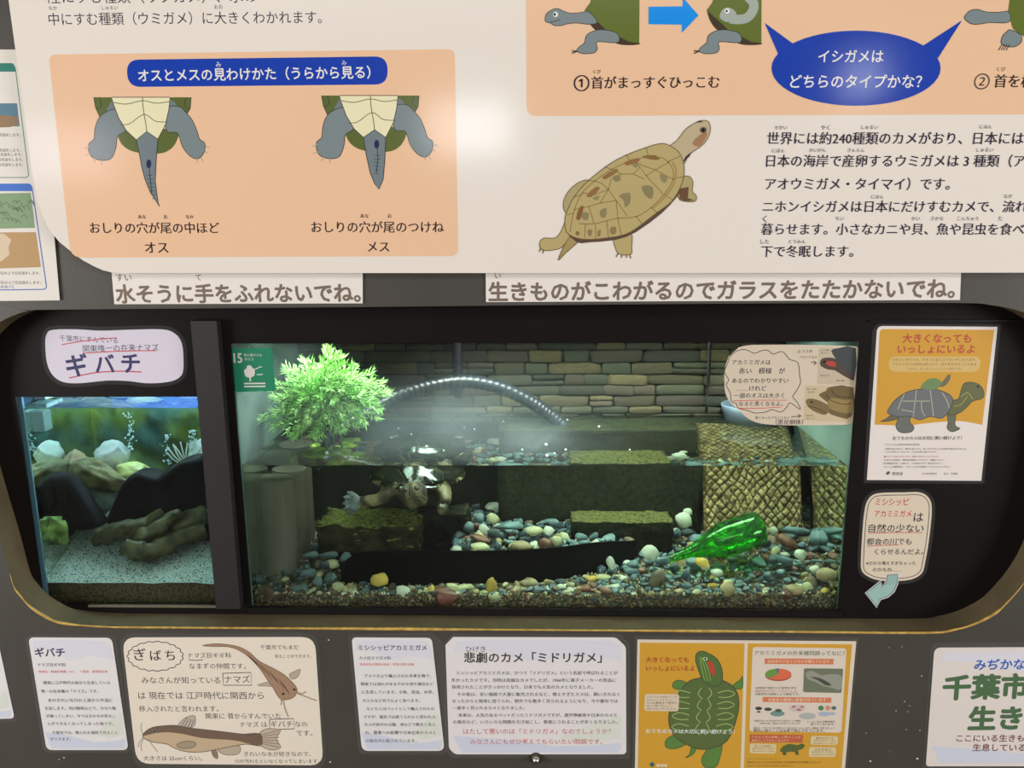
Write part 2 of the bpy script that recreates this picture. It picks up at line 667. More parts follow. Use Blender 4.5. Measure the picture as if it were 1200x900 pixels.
def tail_view(dx, dy, male, part):
    def q(pts):
        return [(x + dx, y + dy) for x, y in pts]
    L = P
    L.poly(part, q([(138, 158), (142, 168), (150, 175), (162, 179), (178, 180), (192, 179), (203, 172), (209, 160), (208, 152), (140, 150)]), GRN, 3)
    L.poly(part, q([(110, 114), (140, 114), (138, 128), (117, 137), (112, 126)]), GRN)
    L.poly(part, q([(195, 114), (224, 114), (223, 127), (219, 134), (200, 128)]), GRN)
    L.line(part, q([(117, 114), (119, 124), (114, 128)]), 0.8, LC)
    L.line(part, q([(218, 114), (216, 124), (221, 128)]), 0.8, LC)
    L.line(part, q([(110, 114), (112, 126), (117, 137)]), 0.9, LC)
    L.line(part, q([(224, 114), (223, 127), (219, 134)]), 0.9, LC)
    L.poly(part, q([(132, 118), (128, 123), (125, 131), (135, 136), (145, 130), (138, 116)]), (120, 132, 135), 3)
    L.poly(part, q([(197, 118), (205, 120), (208, 130), (198, 134)]), (120, 132, 135), 3)
    lg = q([(130, 129), (120, 134), (114, 142), (111, 153), (110, 163), (104, 169), (105, 180), (111, 186), (122, 188), (131, 185), (136, 173), (138, 160), (147, 153), (146, 140), (141, 128)])
    rg = q([(197, 126), (210, 125), (219, 133), (226, 142), (231, 154), (234, 163), (240, 168), (239, 179), (232, 186), (223, 183), (214, 172), (208, 156), (196, 154), (194, 138)])
    for g in (lg, rg):
        L.poly(part, g, GREY, 4)
        L.line(part, g, 0.8, LC, 4, True)
    for a, b in (((105, 171), (99, 174)), ((106, 180), (100, 182)), ((112, 186), (110, 191)), ((120, 188), (119, 193)), ((240, 171), (246, 173)), ((239, 176), (243, 180)), ((235, 184), (238, 189)), ((230, 185), (232, 190))):
        L.line(part, q([a, b]), 1.2, (190, 180, 160))
    pl = q([(131, 114), (199, 114), (198, 128), (194, 146), (185, 163), (172, 154), (160, 164), (148, 153), (139, 138), (133, 122)])
    L.poly(part, pl, (243, 236, 196))
    L.line(part, pl, 0.9, LC, 0, True)
    L.line(part, q([(167, 114), (167.5, 124), (169, 134), (171, 145), (172, 154)]), 1, (110, 105, 70))
    L.line(part, q([(133, 120), (148, 122), (167, 118), (183, 121), (199, 119)]), 0.9, (110, 105, 70), 4)
    L.line(part, q([(141, 146), (152, 145), (169, 134), (182, 142), (197, 143)]), 0.9, (110, 105, 70), 4)
    if male:
        t = q([(172, 154), (160, 164), (163, 178), (166, 195), (170, 210), (176, 225), (187, 242), (184, 228), (182, 212), (183, 190), (185, 163)])
    else:
        t = q([(172, 154), (159, 163), (162, 182), (167, 205), (172, 217), (177, 224), (182, 212), (184, 190), (185, 163)])
    L.poly(part, t, (122, 134, 138))
    L.line(part, t, 0.9, LC, 0, True)
    vy = 192 if male else 171
    L.poly(part, q(ell(174.5, vy, 3, 5.2, 14)), (42, 50, 88))
    L.line(part, q([(175, vy + 4), (176, vy + 16), (178 if male else 174, vy + 34)]), 0.9, (50, 55, 80))
    for k in range(7 if male else 6):
        yy = vy + 13 + k * (4.6 if male else 4.2)
        w_ = 4 - k * 0.3
        xc = 175 + k * (0.9 if male else -0.1)
        L.line(part, q([(xc - w_, yy), (xc + w_, yy + 0.5)]), 0.7, (70, 80, 95))


tail_view(0, 0, True, 'turtle_tail_drawing')
tail_view(267, -2, False, 'turtle_tail_drawing_female')
for s, a, b, y in (('おしりの穴が尾の中ほど', 105.5, 257, 267), ('オス', 170, 197, 290), ('おしりの穴が尾のつけね', 365, 520, 266), ('メス', 431, 456, 289),
                   ('あな', 162, 171, 254), ('お', 192, 196.5, 254), ('なか', 218, 227, 254), ('あな', 422.5, 432, 253), ('お', 454.5, 459, 253)):
    T(LT, s, a, b, y, (42, 32, 40), bold=0.006)


def side_turtle(dx, part, out):
    def q(p):
        return [(x + dx, y) for x, y in p]
    P.poly(part, q([(686, 10), (700, 24), (712, 36), (730, 44), (748, 50), (749, 52), (737, 53), (722, 51), (705, 40), (695, 33), (688, 22)]), DKB, 3)
    P.poly(part, q([(685, 12), (691, 4), (700, -20), (749.5, -20), (749, 50.5), (737, 49), (722, 41), (710, 35), (702, 27)]), (103, 117, 50))
    lg = q([(724, 40), (724, 50), (700, 49), (700, 57), (696, 62), (684, 63), (676, 60), (679, 55), (685, 50), (687, 42), (694, 37), (703, 35), (714, 36)])
    P.poly(part, lg, GREY, 3)
    P.line(part, lg, 0.8, LC, 3, True)
    for yy in (59, 61, 63):
        P.line(part, q([(677, 60), (670, yy)]), 0.9, LC)
    if out:
        h = q([(639, 25), (640, 17), (646, 12), (653, 10), (660, 13), (668, 15.5), (680, 15), (690, 14), (700, 26), (690, 28.5), (676, 27), (665, 28), (658, 30), (650, 30), (645, 27)])
        P.poly(part, h, GREY, 3)
        P.line(part, h, 0.8, LC, 3, True)
        P.poly(part, q(ell(651, 17, 3, 3.2, 12)), (240, 240, 235))
        P.poly(part, q(ell(650, 17, 1.4, 1.6, 10)), (20, 20, 20))
        P.line(part, q([(645, 26), (650, 25), (656, 23)]), 0.9, LC)
    else:
        P.line(part, q([(712, 22), (722, 23), (732, 21), (739, 13), (740, 4), (733, -4)]), 11, (170, 180, 170), 4)
        P.poly(part, q([(700, 20), (703, 12), (709, 9), (716, 11), (720, 17), (716, 24), (709, 26), (704, 24)]), (170, 180, 170), 3)
        P.poly(part, q(ell(709, 13, 3, 3, 12)), (245, 245, 240))
        P.poly(part, q(ell(708.5, 13, 1.3, 1.5, 10)), (20, 20, 20))


side_turtle(0, 'turtle_neck_drawing', True)
side_turtle(143, 'retracted_neck_drawing', False)
P.poly('blue_arrow', [(760, 8), (800, 7.5), (800, -3), (818.5, 18), (799, 38.5), (799, 29), (760, 28.5)], (8, 148, 244))
P.poly('retracted_neck_drawing_sideways', [(1181, 15), (1183, 0), (1190, -30), (1260, -30), (1260, 45), (1215, 46), (1200, 43), (1187, 34)], (103, 117, 50), 0)
h = [(1130, 20), (1136, 13), (1145, 11), (1155, 14), (1170, 14.5), (1182, 14), (1182, 26), (1160, 26.5), (1150, 28), (1140, 28.5), (1133, 25)]
P.poly('retracted_neck_drawing_sideways', h, GREY, 3)
P.line('retracted_neck_drawing_sideways', h, 0.8, LC, 3, True)
h = [(1184, 35), (1196, 41), (1196, 50), (1188, 55), (1178, 54), (1173, 50), (1175, 42), (1180, 37)]
P.poly('retracted_neck_drawing_sideways', h, GREY, 3)
P.line('retracted_neck_drawing_sideways', h, 0.8, LC, 3, True)
for a in (0, 3, 6, 9):
    P.line('retracted_neck_drawing_sideways', [(1174 + a, 52), (1170 + a, 59)], 0.9, LC)
P.poly('speech_balloon', [(896, 27), (933, 54), (913, 66)], BLUE)
P.poly('speech_balloon', [(1127, 24), (1081, 54), (1099, 68)], BLUE)
P.poly('speech_balloon', ell(1003, 80, 99, 44, 48), BLUE)
WH = (238, 234, 228)
T('balloon_lettering', 'イシガメは', 959, 1035, 66, WH, bold=0.016)
T('balloon_lettering', 'どちらのタイプかな？', 926, 1080, 95.5, WH, bold=0.016)
T(LT, '①', 672.5, 690.5, 97, (42, 32, 40), bold=0.004)
T(LT, '首がまっすぐひっこむ', 693, 843, 97, (42, 32, 40), 96, bold=0.004)
T(LT, 'くび', 695, 704, 84, (42, 32, 40))
T(LT, '②', 1141.5, 1159.5, 95, (42, 32, 40))
T(LT, '首を横にまげる', 1165, 1275, 95, (42, 32, 40), bold=0.004)
T(LT, 'くび', 1168, 1178, 81, (42, 32, 40))
rows = [('世界には約240種類のカメがおり、日本には', 899, 1199.5, 162), ('日本の海岸で産卵するウミガメは 3 種類（ア', 898, 1201, 188.5), ('アオウミガメ・タイマイ）です。', 897, 1113, 215.5),
        ('ニホンイシガメは日本にだけすむカメで、流れ', 894, 1204, 242), ('暮らせます。小さなカニや貝、魚や昆虫を食べ、', 892, 1206, 268.5), ('下で冬眠します。', 892, 1000, 294.5)]
for s, a, b, y in rows:
    T('body_lettering', s, a, b, y, INK, bold=0.004)
for s, c, y in (('せかい', 915, 149.5), ('やく', 967, 149.5), ('しゅるい', 1019, 149), ('にほん', 1155, 148.5), ('にほん', 912, 176.5), ('かいがん', 958, 176), ('さんらん', 1003, 176),
                ('しゅるい', 1154, 175.5), ('にほん', 1028, 230.5), ('なが', 1181, 230), ('く', 896, 256.5), ('ちい', 984, 256), ('かい', 1073, 256), ('さかな', 1098, 256), ('こんちゅう', 1134, 256), ('た', 1172, 256),
                ('した', 896, 283), ('とうみん', 934, 283)):
    hw = 2.45 * len(s)
    T('body_lettering', s, c - hw, c + hw, y, INK)
# the large pond turtle
SH = (190, 172, 118)
dr = 'pond_turtle_drawing'
OL = (116, 96, 58)
for pts, c in (
    ([(800, 207), (808, 207), (812, 214), (811, 224), (816, 230), (814, 236), (803, 236), (795, 232), (794, 215)], (182, 166, 118)),
    ([(664, 258), (657, 272), (650, 279), (637, 279), (632, 286), (636, 293), (648, 293), (659, 289), (670, 272)], SH),
    ([(669, 277), (661, 288), (654, 305), (662, 297), (679, 281)], (170, 150, 100)),
    ([(720, 278), (739, 272), (740, 290), (739, 298), (726, 298), (721, 290)], SH),
    ([(661, 246), (661, 234), (668, 222), (680, 213), (690, 214), (670, 250)], (182, 166, 118)),
):
    P.poly(dr, pts, c, 3)
    P.line(dr, pts, 0.9, OL, 3, True)
P.poly(dr, [(796, 221), (807, 219), (806, 232), (814, 235), (803, 236), (796, 233)], (112, 84, 62))
for x, y, u, v in ((634, 290, 632, 295), (637, 292, 636, 297), (724, 297, 722, 301), (729, 298, 728, 302), (734, 298, 734, 302), (738, 298, 739, 303)):
    P.line(dr, [(x, y), (u, v)], 1.2, OL)
nk = [(781, 176), (793, 165), (803, 152), (813, 145), (821, 141.5), (829, 142), (832, 148), (831, 158), (824, 169), (813, 177), (806, 183), (799, 193)]
P.poly(dr, nk, (197, 180, 146), 3)
P.line(dr, nk, 0.9, OL, 3, True)
P.poly(dr, [(799, 192), (803, 184), (810, 178), (808, 183)], (60, 48, 56))
P.poly(dr, [(811, 168), (820, 158), (829, 155), (826, 164), (819, 172)], (170, 130, 95), 2)
P.poly(dr, ell(824, 152.5, 4.2, 3.8, 14), (110, 96, 84))
P.poly(dr, ell(824, 152.5, 2, 2.2, 10), (24, 20, 24))
P.poly(dr, [(816, 144), (820, 141), (824, 143)], (70, 70, 66))
sh2 = [(664, 270), (676, 284), (690, 284), (722, 281), (745, 272), (775, 250), (792, 232), (798, 222), (780, 235), (740, 262), (700, 276)]
P.poly(dr, sh2, (98, 76, 66), 2)
sh = [(781, 169), (795, 178), (801, 192), (801, 207), (796, 222), (786, 237), (770, 249), (757, 259), (742, 270), (728, 276), (705, 279.5), (690, 280.5), (676, 279), (664, 272), (662, 256), (666, 244), (672, 232), (684, 217), (700, 203), (718, 190), (738, 180), (757, 173), (770, 169)]
P.poly(dr, sh, SH, 3)
P.line(dr, sh, 1.0, OL, 3, True)
for pts in (
    [(668, 272), (672, 250), (681, 228), (697, 212), (716, 199), (738, 189), (760, 184), (778, 186), (788, 198), (788, 212), (778, 228), (762, 244), (745, 254), (722, 256), (698, 262), (678, 262)],):
    P.line(dr, pts, 0.9, (140, 112, 66), 4, False)
for a in ([(682, 226), (697, 228), (713, 222), (722, 235), (735, 253)], [(696, 212), (705, 215), (713, 222)], [(713, 222), (716, 210), (728, 204), (742, 204), (755, 210)], [(716, 198), (722, 201), (728, 204)],
          [(742, 204), (750, 196), (757, 206), (772, 222), (777, 228)], [(750, 196), (742, 188)], [(757, 206), (768, 199), (788, 210)], [(672, 246), (690, 242), (703, 238), (713, 222)], [(703, 238), (722, 235)],
          [(690, 242), (696, 262)], [(722, 235), (724, 256)], [(740, 188), (755, 195), (768, 199), (784, 190)], [(686, 262), (685, 279)], [(698, 262), (698, 280)], [(711, 258), (713, 279)], [(724, 256), (728, 276)],
          [(745, 253), (752, 262)], [(762, 243), (770, 249)], [(778, 228), (788, 234)], [(788, 210), (801, 207)], [(782, 190), (797, 183)], [(760, 184), (757, 173)], [(738, 189), (734, 181)], [(716, 199), (709, 195)], [(697, 212), (689, 212)],
          [(681, 228), (673, 231)], [(672, 250), (664, 252)]):
    P.line(dr, a, 0.8, (128, 104, 62), 0)
for pts, c in (([(687, 229), (698, 219), (703, 221), (693, 231)], (150, 112, 72)), ([(706, 207), (721, 198), (724, 201), (710, 210)], (150, 112, 72)), ([(732, 190), (747, 185), (749, 189), (735, 194)], (150, 112, 72)),
               ([(752, 183), (768, 182), (773, 187), (762, 187)], (140, 108, 66)), ([(675, 256), (679, 243), (684, 242), (680, 257)], (140, 100, 60)), ([(694, 232), (702, 229), (700, 235)], (150, 140, 100)),
               ([(718, 207), (726, 205), (727, 211), (721, 213)], (146, 134, 96)), ([(725, 229), (738, 226), (738, 238), (732, 243), (731, 235)], (146, 134, 96)), ([(752, 218), (765, 219), (764, 233), (756, 229)], (146, 134, 96)),
               ([(773, 204), (782, 206), (780, 214), (775, 212)], (150, 138, 98)), ([(682, 249), (690, 250), (688, 258), (682, 256)], (146, 134, 96)), ([(703, 247), (711, 244), (709, 255), (704, 254)], (146, 134, 96)),
               ([(689, 269), (694, 270), (692, 277), (689, 275)], (146, 126, 88)), ([(715, 267), (722, 266), (721, 274), (716, 274)], (146, 126, 88)), ([(701, 270), (704, 270), (703, 277), (700, 276)], (146, 126, 88)), ([(740, 192), (748, 192), (745, 197)], (150, 138, 98)), ([(675, 271), (679, 272), (678, 276), (675, 275)], (140, 112, 72))):
    P.poly(dr, pts, c, 2)
P.line(dr, [(788, 190), (792, 200), (790, 214), (780, 230), (764, 245)], 1.6, (176, 140, 84), 3)
P.done({'turtle_tail_drawing': 'drawing of the male tail from below', 'turtle_tail_drawing_female': 'drawing of the female tail from below', 'pond_turtle_drawing': 'large drawing of a tan pond turtle',
        'speech_balloon': 'blue speech balloon with two tails', 'blue_arrow': 'light blue arrow pointing right', 'title_pill': 'blue rounded title bar'})
for o in P.root.children:
    if o.name.startswith('turtle_tail_drawing_female'):
        o.name = 'turtle_tail_drawing'
    if o.name.startswith('retracted_neck_drawing_sideways'):
        o.name = 'turtle_neck_drawing'

# poster half hidden behind it at the left
S = Sheet('side_poster', 'white poster with green and blue framed boxes at the left edge behind the cream board', 'poster', [(-160, 58), (45, 58), (70, 352), (-130, 354)], -0.004, (236, 230, 220))
TE = (30, 130, 112)
S.line('box_frame', rr([(-120, 76), (17.5, 76), (34, 208), (-100, 208)], 5), 0.9, TE, closed=True)
S.poly('box_frame', rr([(-120, 74), (16, 74), (19, 84), (-118, 84)], [3, 3, 0, 0]), TE)
S.poly('water_photo', [(-100, 122), (20, 121), (23, 148), (-96, 149)], (86, 130, 150))
S.poly('water_photo', [(-100, 140), (10, 135), (20, 141), (12, 149), (-96, 150)], (150, 120, 85), 2)
S.line('box_frame', rr([(-110, 217), (37, 216), (55, 339), (-80, 341)], 5), 1.2, (70, 110, 190), closed=True)
S.poly('box_frame', rr([(-110, 216), (36, 215), (38.5, 224), (-108, 224)], [3, 3, 0, 0]), (52, 112, 205))
S.poly('moss_photo', [(-90, 228), (36, 226), (41, 267), (-84, 270)], (132, 160, 118))
for k in range(26):
    x, y = random.uniform(-10, 34), random.uniform(236, 262)
    S.line('moss_photo', [(x, y), (x + 4, y - 3), (x + 7, y + 2)], 0.8, (80, 110, 76), 2)
S.poly('sand_photo', [(-80, 273), (42, 272), (48, 313), (-74, 317)], (190, 150, 98))
S.poly('sand_photo', [(-80, 276), (5, 274), (10, 290), (2, 306), (-76, 316)], (222, 200, 170), 2)
for i, (a, b, y) in enumerate(((-60, 24, 158), (-60, 24, 176), (-60, 26, 181), (-58, 27, 187), (-58, 27, 193), (-40, 47, 320), (-40, 48, 331))):
    S.text('lettering', '川にすむカメは水べの石の上で日光浴をします。', a, b, y, (90, 80, 80))
S.text('lettering', '（写真：川の水べ）', -20, 16, 336, (60, 120, 190))
S.done()

# notice strips
TB = (128, 108, 92)
for nm, lab, out, txt, a, b, y, y1, fu in (
    ('notice_strip', 'white paper strip asking visitors not to touch the tank, left of the two strips', [(129, 300), (425, 300), (425, 355.5), (134, 356.5)], '水そうに手をふれないでね。', 136, 422, 344.5, 343, (('すい', 136, 154, 325), ('て', 229, 236, 325))),
    ('notice_strip', 'longer white paper strip asking visitors not to tap the glass', [(569, 300), (1127, 300), (1125, 351.5), (569.5, 354)], '生きものがこわがるのでガラスをたたかないでね。', 573, 1119, 342, 338, (('い', 580, 587, 323),))):
    S = Sheet(nm, lab, 'notice', out, -0.003, (250, 242, 234))
    S.text('lettering', txt, a, b, y, TB, y1, bold=0.036)
    for s, u, v, yy in fu:
        S.text('lettering', s, u, v, yy, TB, bold=0.01)
    S.film(grow(out, 3), FILM)
    S.done()

#@CARDS
# ------------------------------------------------------------------ cards on the lower wall
def wash(S, corners, kind=0):
    """pale watercolour print of the museum cards: bands of sky, meadow and river"""
    C = [Vector(c) for c in corners]

    def uv(u, v):
        return C[0].lerp(C[1], u).lerp(C[3].lerp(C[2], u), v)
    for pts, c in (([(0.06, 0.03), (0.5, 0.02), (0.93, 0.03), (0.975, 0.08), (0.98, 0.2), (0.85, 0.17), (0.7, 0.16), (0.58, 0.19), (0.45, 0.2), (0.32, 0.15), (0.2, 0.11), (0.1, 0.1), (0.03, 0.12)], (234, 233, 243)),
                   ([(0.02, 0.84), (0.3, 0.87), (0.6, 0.93), (0.8, 0.925), (0.975, 0.9), (0.975, 0.95), (0.95, 0.985), (0.5, 0.985), (0.07, 0.985)], (222, 227, 242)),
                   ([(0.62, 0.86), (0.75, 0.78), (0.88, 0.70), (0.975, 0.67), (0.975, 0.86), (0.8, 0.9)], (233, 237, 226))):
        S.poly('watercolour_print', [uv(*p) for p in pts], c)


def card(name, label, corners, r, Y=-0.002, color=(244, 240, 240), margin=5, cat='card', group=None, fo=None):
    out = rr(corners, r)
    S = Sheet(name, label, cat, out, Y, color, group=group)
    S._out = fo or rr(list(grow(corners, margin)), [x + 2 for x in r] if isinstance(r, list) else r + 2)
    return S


K = (44, 40, 52)
# (a) cut off at the left edge
c = [(-120, 744), (-4, 744), (17, 842), (-100, 844)]
S = card('species_card', 'pale card cut off at the far lower left corner of the wall', c, 5)
wash(S, c)
S.film(S._out, FILM)
S.done()
# (b) species card
c = [(33, 747), (131, 747.5), (150.5, 879), (54.5, 879)]
S = card('species_card', 'small pale card about the bagrid catfish below the left tank', c, 7)
wash(S, c)
S.text('title_lettering', 'ギバチ', 41, 76, 764.5, (38, 30, 84), bold=0.03)
S.text('lettering', 'ナマズ目ギギ科', 44, 77, 779, K, bold=0.01)
S.text('red_lettering', '環境省・絶滅危惧種（VU）、千葉県：要保護生物', 45, 126, 787, (214, 60, 60))
lines = [('関東に江戸時代の前から生息している', 51, 129, 800), ('唯一の在来種の「ナマズ」です。', 48.5, 115, 810), ('水のきれいな川の上流から中流に', 56, 132, 820.5), ('生息します。河川開発などで、かなり数', 52.5, 136, 830),
         ('が減ってしまい、今ではなかなか見るこ', 54, 135, 839), ('とができなくなってしまった魚です。', 56, 133, 848), ('千葉市では、限られた場所で見ること', 61, 138, 858.5), ('ができます。', 59, 83, 866)]
for s, a, b, y in lines:
    S.text('lettering', s, a, b, y, K, bold=0.008)
S.film(S._out, FILM)
S.done()
# (c) handwritten card with two fish
c = [(143, 747), (369, 746.5), (379, 897), (160, 895)]
S = card('handwritten_card', 'large cream handwritten card with two painted catfish below the left tank', c, 16, color=(248, 236, 218), margin=6)
cl = []
for k in range(19):
    a = 2 * PI * k / 19
    for t in (0.0, 0.33, 0.66):
        aa = a + t * 2 * PI / 19
        r_ = 1.0 + 0.07 * math.sin(PI * t)
        cl.append((182 + 31 * r_ * math.cos(aa) + 0.0, 769 + 16.5 * r_ * math.sin(aa)))
S.line('cloud_outline', cl, 0.9, K, 2, True)
H = 0.05
for s, a, b, y in (('ぎ', 157, 171, 767), ('ば', 176, 189, 768), ('ち', 194, 205, 768)):
    S.text('title_lettering', s, a, b, y, K, bold=0.004, hand=H)
for s, a, b, y in (('ナマズ目ギギ科', 220, 271, 768), ('なまずの仲間です。', 222, 288, 780.5), ('みなさんが知っている', 166, 258, 797), ('ナマズ', 263, 293, 796), ('は 現在では 江戸時代に関西から', 162, 309, 815),
                   ('移入されたと言われます。', 163, 256, 830.5), ('関東に 昔からすんでいた', 241, 329, 839), ('ナマズ は', 281, 313, 849), ('ギバチ', 317, 343, 848.5), ('なの', 346, 360, 848.5), ('です。', 347, 366, 859),
                   ('大きさは 25cmくらい。', 168, 237, 888.5), ('きれいな水が好きなので、', 286, 364, 883.5), ('川が汚れるといなくなってしまいます。', 275, 374, 892), ('千葉市でもまだ', 305, 350, 758.5), ('見ることができます。', 322, 365, 769)):
    S.text('handwriting', s, a, b, y, (58, 50, 50), hand=H, bold=-0.006)
S.line('handwriting', [(221, 773), (230, 774), (238, 773)], 0.8, K)
S.line('handwriting', [(261, 789), (294, 788), (295, 803), (262, 803), (261, 789)], 0.9, K)
S.line('handwriting', [(316, 843), (344, 842), (345, 854), (316, 855), (316, 843)], 0.9, K)
fb = [(167, 862), (172, 856), (180, 852), (192, 850.5), (206, 850), (222, 853), (240, 855), (262, 857.5), (282, 860), (296, 861), (305, 859.5), (306, 866), (306, 874), (290, 872), (275, 874), (255, 878), (238, 881), (220, 881), (205, 877), (196, 872), (182, 870), (172, 867)]
d = 'catfish_drawing'
for pts, cc in (([(304, 860), (312, 854), (325, 854.5), (329, 856), (324, 866), (329, 876), (318, 879), (305, 873)], (206, 188, 168)),
                ([(209, 851), (216, 842), (226, 838.5), (229, 842), (226, 852)], (206, 192, 176)), ([(255, 876), (262, 884), (278, 884), (282, 877), (275, 872)], (200, 184, 160)), ([(248, 879), (250, 886), (255, 889), (254, 880)], (150, 130, 108))):
    S.poly(d, pts, cc, 3)
    S.line(d, pts, 0.7, (110, 92, 76), 3, True)
for k in range(6):
    S.line(d, [(307, 861 + k * 2), (327, 856 + k * 4)], 0.7, (130, 108, 88))
for k in range(4):
    S.line(d, [(212 + k * 4, 852), (219 + k * 2.6, 841 + k)], 0.7, (80, 74, 74))
S.poly(d, fb, (212, 186, 150), 3)
S.poly(d, [(167, 862), (172, 856), (180, 852), (192, 850.5), (206, 850), (222, 853), (240, 855), (262, 857.5), (282, 860), (305, 859.5), (306, 873), (290, 871), (282, 869), (270, 867), (250, 866), (232, 864), (214, 860), (196, 858), (183, 859), (174, 861)], (122, 96, 76), 3)
S.line(d, fb, 0.8, (92, 76, 64), 3, True)
S.poly(d, [(207, 873), (215, 869), (226, 869), (230, 872), (225, 876), (213, 877)], (176, 160, 132), 3)
S.line(d, [(207, 873), (215, 869), (226, 869), (230, 872), (225, 876), (213, 877)], 0.8, (110, 100, 84), 3, True)
S.poly(d, ell(181, 857, 2.6, 2.0, 12), (110, 122, 130))
S.poly(d, ell(181, 857, 1.2, 1.2, 8), (30, 30, 40))
for a in ([(168, 862), (165, 852), (167, 847)], [(168, 864), (163, 870), (162, 876)], [(174, 866), (179, 874), (185, 881)], [(169, 864), (165, 874), (167, 880)]):
    S.line(d, a, 0.6, (130, 122, 116), 3)
tb = [(237, 756.5), (250, 754.5), (264, 755), (280, 758), (293, 765), (304, 775), (318, 782), (332, 790), (341, 798), (348, 807), (346, 815), (340, 819), (331, 820), (326, 816), (320, 806), (313, 796), (305, 784), (294, 772), (282, 763), (268, 758), (250, 757.5)]
for pts in ([(339, 790), (345, 787), (352, 784), (349, 793), (342, 796)], [(319, 799), (310, 800), (301, 803), (312, 804), (321, 804)]):
    S.poly(d, pts, (196, 182, 160), 2)
    S.line(d, pts, 0.6, (120, 110, 96), 2, True)
S.poly(d, tb, (176, 140, 108), 3)
S.line(d, tb, 0.7, (112, 84, 62), 3, True)
for k in range(14):
    t = k / 13
    S.line(d, [(290 + 44 * t + random.uniform(-2, 2), 766 + 36 * t), (300 + 40 * t + random.uniform(-3, 3), 778 + 36 * t)], 0.9, (142, 108, 80))
for e in ((345, 808), (332, 813)):
    S.poly(d, ell(*e, 1.7, 1.5, 10), (40, 34, 34))
for a in ([(347, 812), (355, 815), (371, 821)], [(348, 811), (354, 813), (359, 810)], [(332, 820), (334, 830), (338, 840)], [(329, 818), (330, 823), (329, 826)]):
    S.line(d, a, 1.4, (184, 156, 130), 3)
S.film(S._out, FILM)
S.done()
# (d) slider card
c = [(412, 747), (506, 747.5), (521, 880), (424, 880)]
S = card('species_card', 'small pale card about the red-eared slider, left of the tragic turtle card', c, [6, 6, 8, 8], fo=[(408, 744), (506, 741), (519, 753), (527, 878), (521, 884), (425, 884), (420, 879)])
wash(S, c)
S.text('title_lettering', 'ミシシッピアカミミガメ', 420, 500, 759, (46, 40, 46), bold=0.02)
S.text('lettering', 'カメ目ヌマガメ科', 421, 458, 771, K, bold=0.01)
S.text('red_lettering', '環境省及び農林水産省・緊急対策外来種', 421.5, 485, 778.5, (226, 70, 60))
for s, a, b, y in (('アメリカより輸入された外来生物で、', 427, 505, 792), ('関東では流れのゆるやかな池や湖沼など', 423, 508, 801.5), ('に生息しています。小魚、昆虫、水草、', 424, 508, 811), ('カエルなど何でもよく食べます。', 425, 492, 821),
                   ('もともとはペットとして輸入されたの', 430, 509, 830.5), ('ですが、最近では捨てられたと思われる', 426, 510, 840), ('カメが街中の公園、池などで数多く見ら', 427, 510, 849), ('れ、農業への影響や日本在来のカメと', 428, 511, 858.5), ('の競合が心配されています。', 428.5, 488, 868)):
    S.text('lettering', s, a, b, y, K, bold=0.008)
S.film(S._out, FILM)
S.done()
# (e) tragic turtle card
c = [(522, 756), (531, 746.5), (722, 747), (733.5, 758), (734, 884), (533, 884), (526, 877)]
S = card('story_card', 'wide pale card with bold title and two red lines above the steel cap nut', c, [0, 0, 4, 4, 5, 4, 4], color=(244, 238, 238), fo=[(519, 754), (530, 743), (726, 743), (738, 755), (738, 889), (640, 889), (636, 882), (622, 882), (618, 888), (531, 888), (522, 880)])
wash(S, [(524, 747), (733, 747), (733, 884), (527, 884)])
S.text('title_lettering', '悲劇のカメ「ミドリガメ」', 544, 705, 770.5, (52, 40, 44), bold=0.024)
S.text('title_lettering', 'ひげき', 546, 569, 760.5, K)
for s, a, b, y in (('ミシシッピアカミミガメは、かつて「ミドリガメ」という名前で呼ばれることが', 535, 724, 788.5), ('多かったカメです。当時は高価なカメでしたが、1966年に菓子メーカーの景品に', 529, 722, 797), ('採用されたことがきっかけとなり、日本でも人気のカメとなりました。', 529.5, 695, 805),
                   ('その後は、安い価格で大量に販売されるなど、増えすぎたカメは、飼いきれなく', 536, 726, 813.5), ('なったからと簡単に捨てられ、野外でも数多く見られるようになり、今や都市では', 530, 724, 821.5), ('一番多く見られるカメとなりました。', 530.5, 615, 829.5),
                   ('本来は、人気のあるペットだったミドリガメですが、農作物被害や日本のカメと', 537, 723, 838), ('の競合など、いろいろな問題を引き起こし、悪者にされることが多くなりました。', 531, 724, 846)):
    S.text('lettering', s, a, b, y, K, bold=0.008)
S.text('red_lettering', 'はたして悪いのは「ミドリガメ」なのでしょうか？', 543, 716, 857, (206, 60, 66))
S.text('red_lettering', 'みなさんにもぜひ考えてもらいたい問題です。', 551, 706, 869, (206, 60, 66))
S.film(S._out, FILM)
S.done()
# (f) orange double poster
c = [(747, 749.5), (1003.5, 751.5), (988, 925), (743.5, 925)]
OR = (224, 168, 30)
S = Sheet('double_poster', 'orange double page poster with green turtle at the bottom of the wall', 'poster', c, -0.002, (238, 224, 202))
S.poly('orange_print', [(750, 753), (872.5, 754), (867, 925), (747, 925)], OR)
S.poly('orange_print', [(876.5, 754), (998.5, 755), (984, 925), (871, 925)], OR)
G1, G2, G3 = (88, 110, 46), (62, 92, 34), (170, 196, 112)
d = 'slider_drawing'
for pts in ([(806, 802), (796, 797), (789, 800), (789, 806), (797, 809), (800, 814)], [(859, 803), (868, 796), (870, 792), (870, 806), (862, 807)], [(800, 862), (788, 862), (780, 868), (781, 876), (793, 877), (806, 870)], [(833, 872), (826, 882), (822, 890), (826, 899), (838, 899), (843, 890), (846, 872)], [(810, 876), (808, 884), (803, 888), (812, 884), (816, 876)]):
    S.poly(d, pts, (92, 138, 50), 3)
    S.line(d, pts, 0.9, G2, 3, True)
